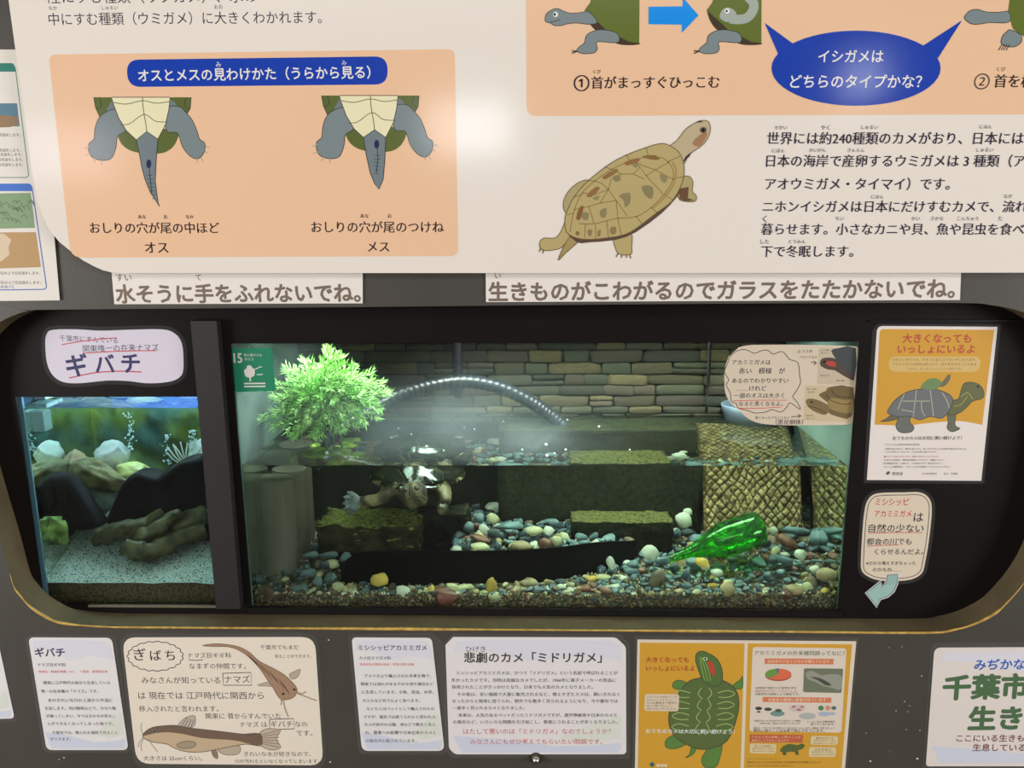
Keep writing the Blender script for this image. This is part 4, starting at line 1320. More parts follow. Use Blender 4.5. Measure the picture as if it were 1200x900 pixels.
cm = [[chunk_mesh(s, 0.1) for s in range(5)] for m in stone_ms]
for k, m in enumerate(stone_ms):
    for me in cm[k]:
        me.materials.append(m)
z = WZL - 0.06
row = 0
while z < TOPZ - 0.01:
    h_ = random.uniform(0.017, 0.034)
    x = TX0 + (0.0 if row % 2 else -0.02)
    while x < TX1 - 0.01:
        w_ = random.choice((0.05, 0.07, 0.09, 0.12, 0.15)) * random.uniform(0.8, 1.15)
        if x + w_ > TX1:
            w_ = TX1 - x
        if w_ > 0.02:
            split = h_ > 0.026 and random.random() < 0.3
            for (zz, hh) in (((z, h_ * 0.5), (z + h_ * 0.5, h_ * 0.5)) if split else ((z, h_),)):
                k = random.randrange(4)
                o = bpy.data.objects.new('stone', cm[k][random.randrange(5)])
                COL.objects.link(o)
                o.parent = BW
                o.location = Vector((x + w_ / 2, TB + 0.006 + random.uniform(-0.004, 0.003), zz + hh / 2)) - BW.location
                o.scale = (w_ * 0.98, 0.022, hh * 0.93)
                o.rotation_euler = (0, random.uniform(-0.03, 0.03), 0)
        x += w_
    z += h_
    row += 1

# back of the small tank: mossy backdrop
def disp_plane(name, x0, x1, z0, z1, y, amp, sc, m, label, nx=50, nz=40):
    vs, fs = [], []
    for j in range(nz + 1):
        for i in range(nx + 1):
            p = Vector((x0 + (x1 - x0) * i / nx, y, z0 + (z1 - z0) * j / nz))
            p.y += amp * noise.fractal(p * sc, 1.0, 2.0, 4)
            vs.append(p)
    for j in range(nz):
        for i in range(nx):
            a = j * (nx + 1) + i
            fs.append((a, a + 1, a + nx + 2, a + nx + 1))
    o = link(name, meshdata(name, vs, fs), m, smooth=True)
    return tag(o, label, kind='structure')


disp_plane('wall_small_tank', LX0 - 0.01, LX1 + 0.01, TZ0, 1.12, 0.44, 0.02, 14, mat('moss_backdrop', (36, 76, 74), 0.7, 0, 11, 0.6, 50, rgb2=(100, 116, 24)), 'mossy green backdrop of the small left tank')

#@GRAVEL
# ------------------------------------------------------------------ gravel bed and pebbles
def gz(x, y):
    """height of the gravel bed in the large tank"""
    t = (y - GLASS_Y) / (TB - GLASS_Y)
    u = (x - TX0) / (TX1 - TX0)
    front = TZ0 + 0.022 + 0.014 * max(0, u - 0.55)
    rise = 0.018 + 0.072 * max(0, min(1, (u - 0.5) * 2.4))
    if u < 0.2:
        rise = 0.05
    return front + rise * t ** 0.9 + 0.004 * noise.noise(Vector((x * 14, y * 14, 0)))


grit_m = mat('grit', (48, 34, 18), 0.6, 0, 200, 0.9, 420, rgb2=(140, 112, 64))
vs, fs = [], []
NX, NY = 110, 44
for j in range(NY + 1):
    for i in range(NX + 1):
        x = TX0 + (TX1 - TX0) * i / NX
        y = GLASS_Y + 0.008 + (TB - GLASS_Y - 0.008) * j / NY
        vs.append(Vector((x, y, gz(x, y) - 0.004)))
for j in range(NY):
    for i in range(NX):
        a = j * (NX + 1) + i
        fs.append((a, a + 1, a + NX + 2, a + NX + 1))
b = len(vs)
for i in range(NX + 1):
    vs.append(Vector((vs[i].x, GLASS_Y + 0.008, TZ0 - 0.008)))
for i in range(NX):
    fs.append((b + i, b + i + 1, i + 1, i))
GB_ = empty('gravel_bed', ((TX0 + TX1) / 2, 0.3, TZ0), 'bed of mixed river pebbles on the floor of the large tank', 'gravel')
g = link('grit', meshdata('grit', [v - GB_.location for v in vs], fs), grit_m, GB_, smooth=True)
g['kind'] = 'stuff'


def pebble_mesh(seed, sub=2, amp=0.22, ang=0.0):
    bm = bmesh.new()
    bmesh.ops.create_icosphere(bm, subdivisions=sub, radius=0.5)
    for v in bm.verts:
        nrm = v.co.normalized()
        v.co += nrm * amp * noise.noise(nrm * 1.3 + Vector((seed * 5.3, 2, 1)))
        if ang:
            q = 0.5 - ang * 0.18
            for ax in (Vector((1, 0.4, 0.2)), Vector((-0.5, 1, 0.3)), Vector((0.2, -0.3, 1)), Vector((-1, -0.2, -0.4)), Vector((0.3, -1, 0.5))):
                ax = ax.normalized()
                ax.rotate(Euler((seed, seed * 2.1, seed * 0.7)))
                dd = v.co.dot(ax) - q * 0.85
                if dd > 0:
                    v.co -= ax * dd * 0.85
    me = bpy.data.meshes.new('pebble')
    bm.to_mesh(me)
    bm.free()
    me.shade_smooth()
    return me


peb_cols = {'grey': ((66, 86, 94), (104, 126, 130), 12), 'slate': ((40, 52, 60), (72, 88, 96), 7), 'white': ((200, 196, 178), (232, 230, 216), 1.6), 'cream': ((168, 158, 122), (206, 198, 160), 1.5),
            'red': ((92, 50, 40), (116, 74, 60), 1.3), 'tan': ((146, 122, 88), (168, 148, 112), 1.4), 'brown': ((80, 66, 52), (112, 94, 74), 2), 'yellow': ((190, 150, 60), (206, 170, 80), 0.34)}
peb = {}
for nm, (c1, c2, wt) in peb_cols.items():
    m = mat('pebble_' + nm, c1, 0.45, 0, 40, 0.12, 120, rgb2=c2, rnd=0.18)
    ms = []
    for s in range(5):
        me = pebble_mesh(s + len(nm) * 3.7, ang=(1.25 if s < 4 else 0.8) if nm in ('grey', 'slate') else (0.8 if s < 3 else 0.3))
        me.materials.append(m)
        ms.append(me)
    peb[nm] = ms


def put_pebble(kind, loc, size, rot=None, parent=GB_, label=None, mesh=None):
    o = bpy.data.objects.new('pebble', mesh or random.choice(peb[kind]))
    COL.objects.link(o)
    o.parent = parent
    o.location = loc - parent.location
    o.scale = size
    o.rotation_euler = rot or (random.uniform(-0.3, 0.3), random.uniform(-0.3, 0.3), random.uniform(0, 6.28))
    if label:
        o['label'] = label
    return o


# black curved tray wall
tray_pts = [(404, 668, 0.155), (400, 663, 0.150), (420, 649, 0.150), (470, 646, 0.155), (540, 646, 0.165), (610, 645, 0.175), (660, 641, 0.19), (700, 636, 0.22), (745, 634, 0.26)]
tray_top = cr([WR(a, b_, y - 0.018) for a, b_, y in tray_pts], 5, False)
vs, fs = [], []
for p in tray_top:
    zb = TZ0 + 0.005
    vs += [Vector((p.x, p.y, zb)), p, p + Vector((0, 0.006, 0)), Vector((p.x, p.y + 0.006, zb))]
for i in range(len(tray_top) - 1):
    a = i * 4
    for k in range(4):
        fs.append((a + k, a + (k + 1) % 4, a + 4 + (k + 1) % 4, a + 4 + k))
fs += [(0, 1, 2, 3), tuple(len(vs) - 4 + k for k in (3, 2, 1, 0))]
tray_m = mat('black_plastic', (9, 7, 7), 0.6, 0.2, 6, spec=0.05)
tag(link('curved_tray', outward(meshdata('tray', vs, fs)), tray_m), 'low black curved tray wall standing in the gravel at the centre', 'tray')


def tray_y(x):
    best = min(tray_top, key=lambda p: abs(p.x - x))
    return best


TRX0, TRX1 = tray_top[0].x, tray_top[-1].x
ztray = {}


def surf(x, y):
    """gravel surface incl. the raised heap inside the tray"""
    z = gz(x, y)
    if TRX0 < x < TRX1:
        p = tray_y(x)
        if y > p.y + 0.008:
            z = max(z, p.z - 0.012 + 0.055 * (y - p.y))
    return z


kinds = [k for k in peb_cols for _ in range(int(peb_cols[k][2] * 3))]
placed = []
cand = []
random.seed(21)
tries = 0
HC = []
for k in range(16000):
    x = random.uniform(TX0 + 0.012, TX1 - 0.012)
    y = GLASS_Y + 0.010 + (TB - 0.03 - GLASS_Y) * random.random() ** 1.5
    u = (x - TX0) / (TX1 - TX0)
    p = tray_y(x) if TRX0 - 0.01 < x < TRX1 else None
    if p is not None and abs(y - p.y) < 0.02 and not (TRX1 - 0.1 < x and y < p.y):
        continue
    if p is not None and y > p.y and not (W(540, 600, 0.3).x < x):
        continue                       # dark empty floor under the slab
    if x < W(362, 600, 0.25).x and y > 0.2 and x > W(295, 600, 0.25).x:
        continue                       # the grey posts stand there
    s = random.uniform(0.015, 0.029) * (1.2 if y > 0.17 else 0.9) * (1.35 if random.random() < 0.16 else 1)
    if all((x - a) ** 2 + (y - b_) ** 2 > (0.40 * (s + c_)) ** 2 for a, b_, c_ in placed):
        placed.append((x, y, s))
placed.sort(key=lambda q: q[1] - q[2])
vis = placed
npb = 0
extra = []
for (x, y, s) in vis:
    kd = random.choice(kinds)
    u = (x - TX0) / (TX1 - TX0)
    if y < 0.17 and u < 0.6 and random.random() < 0.55:
        kd = random.choice(('red', 'brown', 'tan', 'slate', 'cream', 'brown', 'slate'))
    z = surf(x, y)
    sz = Vector((s * random.uniform(1.0, 1.35), s * random.uniform(0.8, 1.1), s * random.uniform(0.55, 0.85)))
    if npb < 292:
        put_pebble(kd, Vector((x, y, z + sz.z * 0.22)), sz)
        npb += 1
    else:
        extra.append((kd, x, y, z, sz))


def joined(name, items, parent, meshes_of, mats, kind='stuff'):
    """many tiny stones as one mesh"""
    vs, fs, mi = [], [], []
    for (me, loc, rot, sc, idx) in items:
        M = Matrix.Translation(loc) @ Euler(rot).to_matrix().to_4x4() @ Matrix.Diagonal((*sc, 1))
        b = len(vs)
        vs.extend([M @ v.co - parent.location for v in me.vertices])
        for p_ in me.polygons:
            fs.append(tuple(b + q for q in p_.vertices))
            mi.append(idx)
    o = link(name, meshdata(name, vs, fs, mi), mats, parent, smooth=True)
    o['kind'] = kind
    return o


tiny = [pebble_mesh(s, 1, 0.25) for s in range(4)]
pm = [peb[k][0].materials[0] for k in ('cream', 'tan', 'white', 'brown', 'grey', 'red', 'slate')]
items = []
for k in range(2600):
    x = random.uniform(TX0 + 0.004, TX1 - 0.004)
    y = GLASS_Y + 0.005 + (TB - 0.02 - GLASS_Y) * random.random() ** 1.6
    if TRX0 - 0.01 < x < TRX1:
        p = tray_y(x)
        if y > p.y - 0.004 and (x < W(540, 600, 0.3).x or y < p.y + 0.012):
            continue
    s = random.uniform(0.003, 0.0075)
    items.append((random.choice(tiny), Vector((x, y, surf(x, y) + s * 0.1)), (random.random() * 3, random.random() * 3, 0), (s * 1.2, s, s * 0.9), random.choice((0, 0, 0, 1, 1, 2, 2, 3, 4))))
# grit seen against the glass
for k in range(3600):
    x = random.uniform(TX0 + 0.004, TX1 - 0.004)
    z1 = gz(x, GLASS_Y)
    s = random.uniform(0.003, 0.006) * (1.7 if random.random() < 0.14 else 1)
    items.append((random.choice(tiny), Vector((x, GLASS_Y + 0.0035 + s * 0.35 + random.uniform(0, 0.002), random.uniform(TZ0 - 0.004, z1 + 0.001))), (random.random() * 3, random.random() * 3, 0), (s * 1.2, s * 0.8, s), random.choice((1, 1, 1, 3, 3, 3, 3, 5, 5, 6, 6))))
for k in range(150):
    x = random.uniform(TX0 + 0.008, TX1 - 0.008)
    s = random.uniform(0.009, 0.019)
    extra.append((random.choice(('brown', 'slate', 'red', 'brown', 'slate', 'tan', 'grey', 'cream')), x, GLASS_Y + 0.012 + s * 0.3, random.uniform(TZ0 + 0.002, gz(x, GLASS_Y) - 0.004), Vector((s * 1.2, s * 0.9, s * 0.8))))
joined('fine_gravel', items, GB_, None, pm)
if extra:
    joined('small_pebbles', [(random.choice(peb[kd]), Vector((x, y, z + sz.z * 0.22)), (0.2, 0.1, random.random() * 6), sz, ('cream', 'tan', 'white', 'brown', 'grey', 'red', 'slate').index(kd if kd != 'yellow' else 'tan')) for kd, x, y, z, sz in extra], GB_, None, pm)

# stones that stand out, placed one by one: (px, py, depth y, width px, height px, kind, rot, label)
OUT = [(762, 648, 0.165, 20, 19, 'white', 0.4, 'large heart-shaped white pebble'), (716, 660, 0.15, 10, 16, 'white', 0.2, None), (801, 610, 0.36, 20, 19, 'white', 0, 'bright white pebble beside the ramp'), (806, 600, 0.37, 11, 9, 'white', 0, None),
       (794, 625, 0.34, 14, 12, 'slate', 0, None), (562, 641, 0.20, 23, 11, 'cream', 0, 'oval cream pebble on the tray rim'), (626, 622, 0.27, 23, 11, 'cream', 0, None), (578, 608, 0.32, 13, 14, 'cream', 0.5, None), (549, 617, 0.29, 15, 14, 'grey', 0, None), (561, 606, 0.31, 15, 14, 'grey', 0, None),
       (568, 621, 0.26, 11, 15, 'white', 0.5, None), (579, 625, 0.24, 15, 13, 'slate', 0, None), (582, 640, 0.2, 16, 16, 'slate', 0.3, None), (610, 640, 0.2, 24, 12, 'tan', 0, None), (638, 637, 0.2, 16, 13, 'red', 0, None), (652, 634, 0.21, 15, 12, 'cream', 0, None), (643, 622, 0.25, 12, 11, 'white', 0.6, None), (562, 631, 0.23, 22, 8, 'red', -0.3, 'long red pebble'),
       (600, 616, 0.30, 34, 13, 'grey', 0, None), (654, 615, 0.30, 20, 12, 'slate', 0, None), (548, 640, 0.19, 13, 13, 'slate', 0, None),
       (445, 679, 0.125, 20, 15, 'yellow', 0, 'amber yellow pebble at the left'), (576, 686, 0.12, 12, 18, 'yellow', 0.2, 'amber yellow pebble at the centre'), (506, 694, 0.12, 12, 16, 'yellow', 0.3, None), (473, 693, 0.115, 19, 13, 'white', -0.3, None), (581, 699, 0.112, 19, 11, 'cream', 0, None), (521, 699, 0.115, 32, 20, 'red', 0, 'large dark red pebble at the glass'), (541, 689, 0.125, 17, 8, 'cream', 0.2, None), (615, 684, 0.13, 12, 8, 'tan', 0, None), (605, 687, 0.125, 6, 12, 'tan', 0, None),
       (415, 696, 0.112, 12, 11, 'white', 0.2, None), (397, 688, 0.115, 15, 12, 'cream', 0, None), (363, 671, 0.14, 20, 15, 'grey', 0, None), (388, 650, 0.2, 22, 11, 'grey', 0, None), (390, 661, 0.17, 15, 11, 'cream', 0, 'cream pebble in the left pile'), (372, 681, 0.13, 14, 13, 'grey', 0, None), (405, 653, 0.19, 18, 13, 'grey', 0.3, None), (366, 650, 0.2, 19, 12, 'grey', 0, None), (381, 662, 0.16, 13, 14, 'slate', 0, None), (386, 678, 0.135, 18, 14, 'grey', 0, None), (353, 690, 0.12, 22, 17, 'grey', 0, None), (326, 689, 0.12, 20, 15, 'slate', 0, None), (314, 696, 0.112, 14, 18, 'red', 0, 'dark red pebble in the left front corner'), (302, 680, 0.14, 22, 13, 'slate', 0, None),
       (906, 622, 0.33, 10, 10, 'white', 0, None), (922, 635, 0.26, 27, 13, 'red', -0.6, 'long reddish brown pebble right of the bottle'), (934, 622, 0.33, 32, 13, 'grey', -0.2, None), (955, 630, 0.28, 22, 20, 'grey', 0.3, 'big grey green stone at the right'), (977, 630, 0.28, 27, 19, 'grey', -0.2, 'largest grey green stone in the right corner'), (896, 637, 0.24, 18, 12, 'slate', 0, None), (938, 650, 0.2, 13, 14, 'white', 0.7, None), (921, 657, 0.19, 26, 13, 'grey', -0.5, None), (888, 657, 0.19, 21, 11, 'grey', -0.3, None), (907, 655, 0.19, 16, 12, 'slate', 0, None),
       (968, 674, 0.125, 24, 16, 'tan', 0, 'tan brown pebble at the right front corner'), (951, 688, 0.12, 17, 26, 'brown', 0.2, None), (931, 691, 0.112, 22, 12, 'tan', -0.1, None), (946, 688, 0.112, 14, 12, 'cream', 0, None), (922, 697, 0.11, 15, 13, 'red', 0, None), (955, 667, 0.14, 13, 9, 'white', 0, None), (902, 678, 0.13, 18, 12, 'slate', 0, None), (914, 672, 0.14, 14, 11, 'grey', 0, None), (778, 657, 0.155, 17, 15, 'grey', 0, None), (741, 662, 0.15, 18, 11, 'grey', 0, None), (770, 679, 0.13, 17, 25, 'brown', -0.5, None), (852, 691, 0.112, 17, 18, 'tan', 0, None), (826, 663, 0.15, 13, 9, 'white', -0.4, None), (806, 672, 0.14, 13, 16, 'slate', 0, None), (840, 671, 0.13, 15, 9, 'white', 0, None), (823, 659, 0.15, 16, 10, 'yellow', -0.4, None)]
for (px, py, Y, wp, hp, kd, rt, lb) in OUT:
    Y -= 0.024
    mx, mz = mpp(px, py, Y)
    put_pebble(kd, WR(px, py, Y), (wp * mx * 1.08, wp * mx * 0.8, hp * mz * 1.1), (0, -rt, 0), label=lb, mesh=peb[kd][4 if kd not in ('grey', 'slate') else random.randrange(3)])

#@TANKOBJECTS
# ------------------------------------------------------------------ things in the large tank
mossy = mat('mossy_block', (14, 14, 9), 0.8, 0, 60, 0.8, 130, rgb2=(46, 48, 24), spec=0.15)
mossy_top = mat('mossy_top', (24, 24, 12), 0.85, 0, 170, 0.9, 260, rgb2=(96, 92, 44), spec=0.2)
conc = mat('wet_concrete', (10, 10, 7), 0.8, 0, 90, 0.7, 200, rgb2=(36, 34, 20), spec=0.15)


def block(name, label, x0, x1, y0, y1, z0, z1, m, mt, cat='block', amp=0.003, res=14, top=True):
    """rough block with a differently coloured mossy top"""
    bm = bmesh.new()
    box(bm, x0, x1, y0, y1, z0, z1)
    bmesh.ops.subdivide_edges(bm, edges=bm.edges, cuts=res, use_grid_fill=True)
    for v in bm.verts:
        v.co += Vector(noise.noise_vector(v.co * 45)) * amp + Vector(noise.noise_vector(v.co * 160)) * amp * 0.35
    bm.normal_update()
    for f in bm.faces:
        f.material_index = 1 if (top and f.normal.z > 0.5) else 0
    c_ = Vector(((x0 + x1) / 2, (y0 + y1) / 2, z0))
    o = bmo(name, bm, None, None, smooth=True, origin=c_)
    o.data.materials.append(m)
    o.data.materials.append(mt)
    return tag(o, label, cat)


# two grey concrete posts
post_m = mat('post_concrete', (112, 102, 92), 0.7, 0.1, 12, 0.15, 60)
for i, (a, b_, yc, pt, lb) in enumerate(((297, 346, 0.20, 560, 'front grey round post standing at the left of the large tank'), (322, 362, 0.29, 548.5, 'grey round post standing just behind the front post'), (345, 368, 0.37, 549, 'rearmost grey round post, half hidden beside the dark slab'))):
    p0, p1 = WR(a, 600, yc), WR(b_, 600, yc)
    zt = WR((a + b_) / 2, pt, yc).z
    r_ = (p1.x - p0.x) / 2
    n_ = 40
    vs, fs = [], []
    zb = gz((p0.x + p1.x) / 2, yc) - 0.02
    prof = [(r_, zb), (r_, zt - 0.004), (r_ * 0.985, zt - 0.001), (r_ * 0.95, zt)]
    xc = (p0.x + p1.x) / 2
    for rr_, z in prof:
        for k in range(n_):
            t = 2 * PI * k / n_
            vs.append(Vector((rr_ * math.cos(t), rr_ * math.sin(t), z - zb)))
    for j in range(3):
        for k in range(n_):
            fs.append((j * n_ + k, j * n_ + (k + 1) % n_, (j + 1) * n_ + (k + 1) % n_, (j + 1) * n_ + k))
    fs.append(tuple(3 * n_ + k for k in range(n_)))
    tag(link('round_post', outward(meshdata('post', vs, fs)), post_m, loc=(xc, yc, zb), smooth=False), lb, 'post')

# basking slab on the left under the turtle
a, b_ = WR(371, 618, 0.185), WR(490, 618, 0.185)
zt = WR(420, 617, 0.185).z
zb = WR(420, 648, 0.185).z
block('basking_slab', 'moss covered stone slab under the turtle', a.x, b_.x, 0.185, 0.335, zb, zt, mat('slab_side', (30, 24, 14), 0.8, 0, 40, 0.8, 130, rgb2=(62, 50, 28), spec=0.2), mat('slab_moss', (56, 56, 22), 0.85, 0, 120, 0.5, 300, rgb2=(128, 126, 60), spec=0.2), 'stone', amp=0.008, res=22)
da, db = WR(489, 618, 0.27), WR(548, 618, 0.27)  # dark filler stone standing in for the shade on the bare floor
block('shade_stone', 'dark brown stone put in for the shaded floor to the right of the moss covered slab', da.x, db.x, 0.27, 0.36, TZ0, WR(510, 604, 0.27).z, conc, conc, 'stone', amp=0.007, res=12)
# leg stones carrying the slab
block('support_stone', 'dark stone carrying the left end of the moss covered slab', a.x + 0.03, a.x + 0.10, 0.23, 0.30, TZ0, zb - 0.002, conc, conc, 'stone')
block('support_stone', 'dark brown stone carrying the right end of the moss covered slab', b_.x - 0.09, b_.x - 0.02, 0.24, 0.30, TZ0, zb - 0.002, conc, conc, 'stone')
# tall block in the middle
a, b_ = WR(584, 600, 0.37), WR(822, 600, 0.37)
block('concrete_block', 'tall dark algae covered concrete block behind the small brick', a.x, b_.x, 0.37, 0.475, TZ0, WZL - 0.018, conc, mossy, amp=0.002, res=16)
# hollow brick in front of it
a, b_ = WR(670, 613, 0.27), WR(789, 613, 0.27)
zt, zb = WR(730, 612, 0.27).z, WR(730, 641, 0.27).z
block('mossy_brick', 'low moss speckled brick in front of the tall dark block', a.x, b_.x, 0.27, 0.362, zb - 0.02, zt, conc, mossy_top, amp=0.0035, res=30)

# ramp with a diamond relief, leaning at the right
ra, rb = WR(826, 622, 0.33), WR(942, 622, 0.33)
zr0 = WR(880, 632, 0.33).z - 0.01
pt_ = W(880, 499, 0.43)
RP = empty('ramp', ((ra.x + rb.x) / 2, 0.38, zr0), 'tan ramp board with diamond pattern leaning at the right', 'ramp')
ramp_m = mat('ramp_stone', (112, 92, 52), 0.75, 0, 50, 0.7, 160, rgb2=(172, 154, 108))
nx, nz_ = 130, 150
x0, x1 = ra.x, rb.x
y0_, y1_, z0_, z1_ = 0.335, 0.425, zr0, pt_.z
vs, fs = [], []
hh = []
nrm = Vector((0, -(z1_ - z0_), (y1_ - y0_))).normalized()
for j in range(nz_ + 1):
    for i in range(nx + 1):
        u, v = i / nx, j / nz_
        p = Vector((x0 + (x1 - x0) * u, y0_ + (y1_ - y0_) * v, z0_ + (z1_ - z0_) * v))
        X = (p.x - x0) / 0.0190
        Z = (v * math.hypot(z1_ - z0_, y1_ - y0_)) / 0.0245
        X += 0.42 * noise.noise(p * 25)
        Z += 0.42 * noise.noise(p * 25 + Vector((9, 0, 0)))
        a_, b2 = (X + Z) % 1.0, (X - Z) % 1.0
        e = min(a_, 1 - a_, b2, 1 - b2)
        hgt = 0.009 * min(1, e / 0.30) ** 0.7
        edge = min(u, 1 - u) / 0.05
        if edge < 1:
            hgt *= max(0.2, edge)
        hgt += 0.0024 * noise.noise(p * 160)
        vs.append(p + nrm * hgt - RP.location)
        hh.append(hgt)
m_ = nx + 1
for j in range(nz_):
    for i in range(nx):
        a_ = j * m_ + i
        fs.append((a_, a_ + 1, a_ + m_ + 1, a_ + m_))
groove_m = mat('ramp_groove', (74, 50, 22), 0.8, 0, 50, 0.6, 120, rgb2=(104, 76, 36))
link('relief_face', meshdata('relief', vs, fs, [1 if sum(hh[q] for q in f) / 4 < 0.0042 else 0 for f in fs]), [ramp_m, groove_m], RP, smooth=True)
vs = [Vector((x, y, z)) - RP.location for (y, z) in ((y0_, z0_), (y1_, z1_), (y1_ + 0.02, z1_), (y0_ + 0.02, z0_)) for x in (x0, x1)]
fs = [(0, 2, 4, 6), (1, 7, 5, 3), (2, 3, 5, 4), (4, 5, 7, 6), (0, 6, 7, 1)]
link('board_core', outward(meshdata('core', vs, fs)), conc, RP)

# bubbles resting on the water surface
bm = bmesh.new()
for (x, y, r_) in ((383, 531, 2.4), (405, 536, 1.2), (419, 536, 1.2), (640, 521, 1.8), (641, 534, 2.0), (650, 531, 1.0), (663, 527, 1.4), (556, 503, 1.0), (544, 501, 0.9), (590, 494, 0.9), (467, 502, 0.9), (482, 509, 0.9), (459, 513, 0.8), (702, 500, 1.3), (665, 492, 1.0), (500, 523, 1.2), (612, 527, 1.2), (738, 527, 1.0), (520, 528, 1.0)):
    q = WZ(x, y, WZL)
    if GLASS_Y < q.y < TB:
        bmesh.ops.create_icosphere(bm, subdivisions=2, radius=0.0016 * r_, matrix=Matrix.Translation(q))
bo_ = bmo('surface_bubbles', bm, mat('bubble_film', (220, 235, 235), 0.05, spec=1.0), None, smooth=True)
tag(bo_, 'tiny shining air bubbles scattered on the water of the large tank', 'bubbles', kind='stuff')

# narrow dark pipe and a pale strip beside the ramp
def tubeo(name, pts, r, m, label=None, cat=None, parent=None, seg=12, smooth=True):
    o_ = Vector(pts[0]) if parent is None else parent_world(parent)
    v_, f_ = sweep([Vector(p) - o_ for p in pts], r, seg)
    o = link(name, outward(meshdata(name, v_, f_)), m, parent, smooth=smooth)
    if parent is None:
        o.location = o_
    return tag(o, label, cat)


p = WR(953, 600, 0.42)
tubeo('drain_pipe', [Vector((p.x, p.y, TZ0)), Vector((p.x, p.y, WZL - 0.002))], 0.008, mat('dark_pipe', (30, 34, 36), 0.3), 'dark upright pipe in the right corner of the tank', 'pipe')
p = W(537, 420, 0.485)
tubeo('dark_pipe', [Vector((p.x, 0.475, WZL + 0.05)), Vector((p.x, 0.475, TOPZ))], 0.011, mat('dark_red_pipe', (48, 40, 52), 0.35), 'dark upright pipe before the stone wall above the hose', 'pipe')
p = W(830, 420, 0.485)
tubeo('power_cable', [Vector((p.x, 0.478, WZL + 0.01)), Vector((p.x + 0.001, 0.478, WZL + 0.1)), Vector((p.x - 0.001, 0.478, TOPZ))], 0.0045, mat('black_cable', (26, 26, 24), 0.4), 'black cable hanging down the stone wall left of the cream card', 'cable')

# ribbed hose
hp = [(372, 540, 0.24), (395, 508, 0.26), (430, 486, 0.29), (470, 463, 0.32), (505, 452, 0.345), (545, 447, 0.37), (585, 454, 0.39), (620, 470, 0.405), (642, 485, 0.41), (660, 500, 0.415)]
cen = cr([W(a, b_, y) for a, b_, y in hp], 16, False)
rads = [0.0165 * (1.0 if k % 3 else 0.86) for k in range(len(cen))]
hose_m = mat('hose_plastic', (14, 17, 22), 0.36, 0, 5, 0, 50, rgb2=(26, 31, 38), spec=0.35)
HO = empty('ribbed_hose', cen[0], 'grey blue ribbed hose arching above the water', 'hose')
v_, f_ = sweep([c_ - HO.location for c_ in cen], rads, 14)
link('tube', meshdata('tube', v_, f_), hose_m, HO, smooth=True)

# tub floating behind the cream card
tc_ = W(893, 483, 0.40)
prof = [(0.030, -0.042), (0.072, -0.040), (0.080, -0.010), (0.084, 0.0), (0.087, 0.002), (0.089, 0.0), (0.084, -0.012), (0.076, -0.044), (0.0, -0.046)]
prof = [(0.0, -0.040)] + prof
vs, fs = [], []
n_ = 48
for rr_, z in prof:
    for k in range(n_):
        t = 2 * PI * k / n_
        vs.append(Vector((rr_ * math.cos(t), rr_ * 0.72 * math.sin(t), z)))
for j in range(len(prof) - 1):
    for k in range(n_):
        fs.append((j * n_ + k, j * n_ + (k + 1) % n_, (j + 1) * n_ + (k + 1) % n_, (j + 1) * n_ + k))
tag(link('plastic_tub', outward(meshdata('tub', vs, fs)), mat('tub_plastic', (84, 98, 112), 0.3), loc=(tc_.x, 0.435, max(tc_.z, WZL + 0.04)), smooth=True), 'grey blue plastic tub above the ramp behind the cream card', 'tub')

# green glass bottle lying on the pebbles
bt = [WR(779, 657, 0.165), WR(893, 617, 0.20)]
ax = (bt[1] - bt[0])
BL = ax.length
rB = 0.039
prof = [(0.0, 0.0075), (0.02, 0.0095), (0.05, 0.010), (0.06, 0.0085), (0.25, 0.0125), (0.38, 0.022), (0.50, 0.032), (0.62, rB), (0.93, rB), (0.975, rB * 0.93), (1.0, rB * 0.72), (1.0, 0.004)]
vs, fs = [], []
n_ = 36
tt = [p_[0] for p_ in prof]
pp = [(t * BL, r_) for t, r_ in prof]
inn = [(t * BL + (0.003 if t < 0.9 else -0.003), max(0.003, r_ - 0.003)) for t, r_ in prof[:-1]]
full = pp + inn[::-1]
for (z, r_) in full:
    for k in range(n_):
        t = 2 * PI * k / n_
        vs.append(Vector((r_ * math.cos(t), r_ * math.sin(t), z)))
for j in range(len(full) - 1):
    for k in range(n_):
        fs.append((j * n_ + k, j * n_ + (k + 1) % n_, (j + 1) * n_ + (k + 1) % n_, (j + 1) * n_ + k))
bot_m = clear_mat('bottle_glass', (0.22, 0.80, 0.10), 0.02, 0.03, 1.0)
bo = link('glass_bottle', outward(meshdata('bottle', vs, fs)), bot_m, loc=bt[0], smooth=True)
bo.rotation_euler = ax.to_track_quat('Z', 'Y').to_euler()
tag(bo, 'green glass bottle lying on the pebbles with its neck to the left', 'bottle')

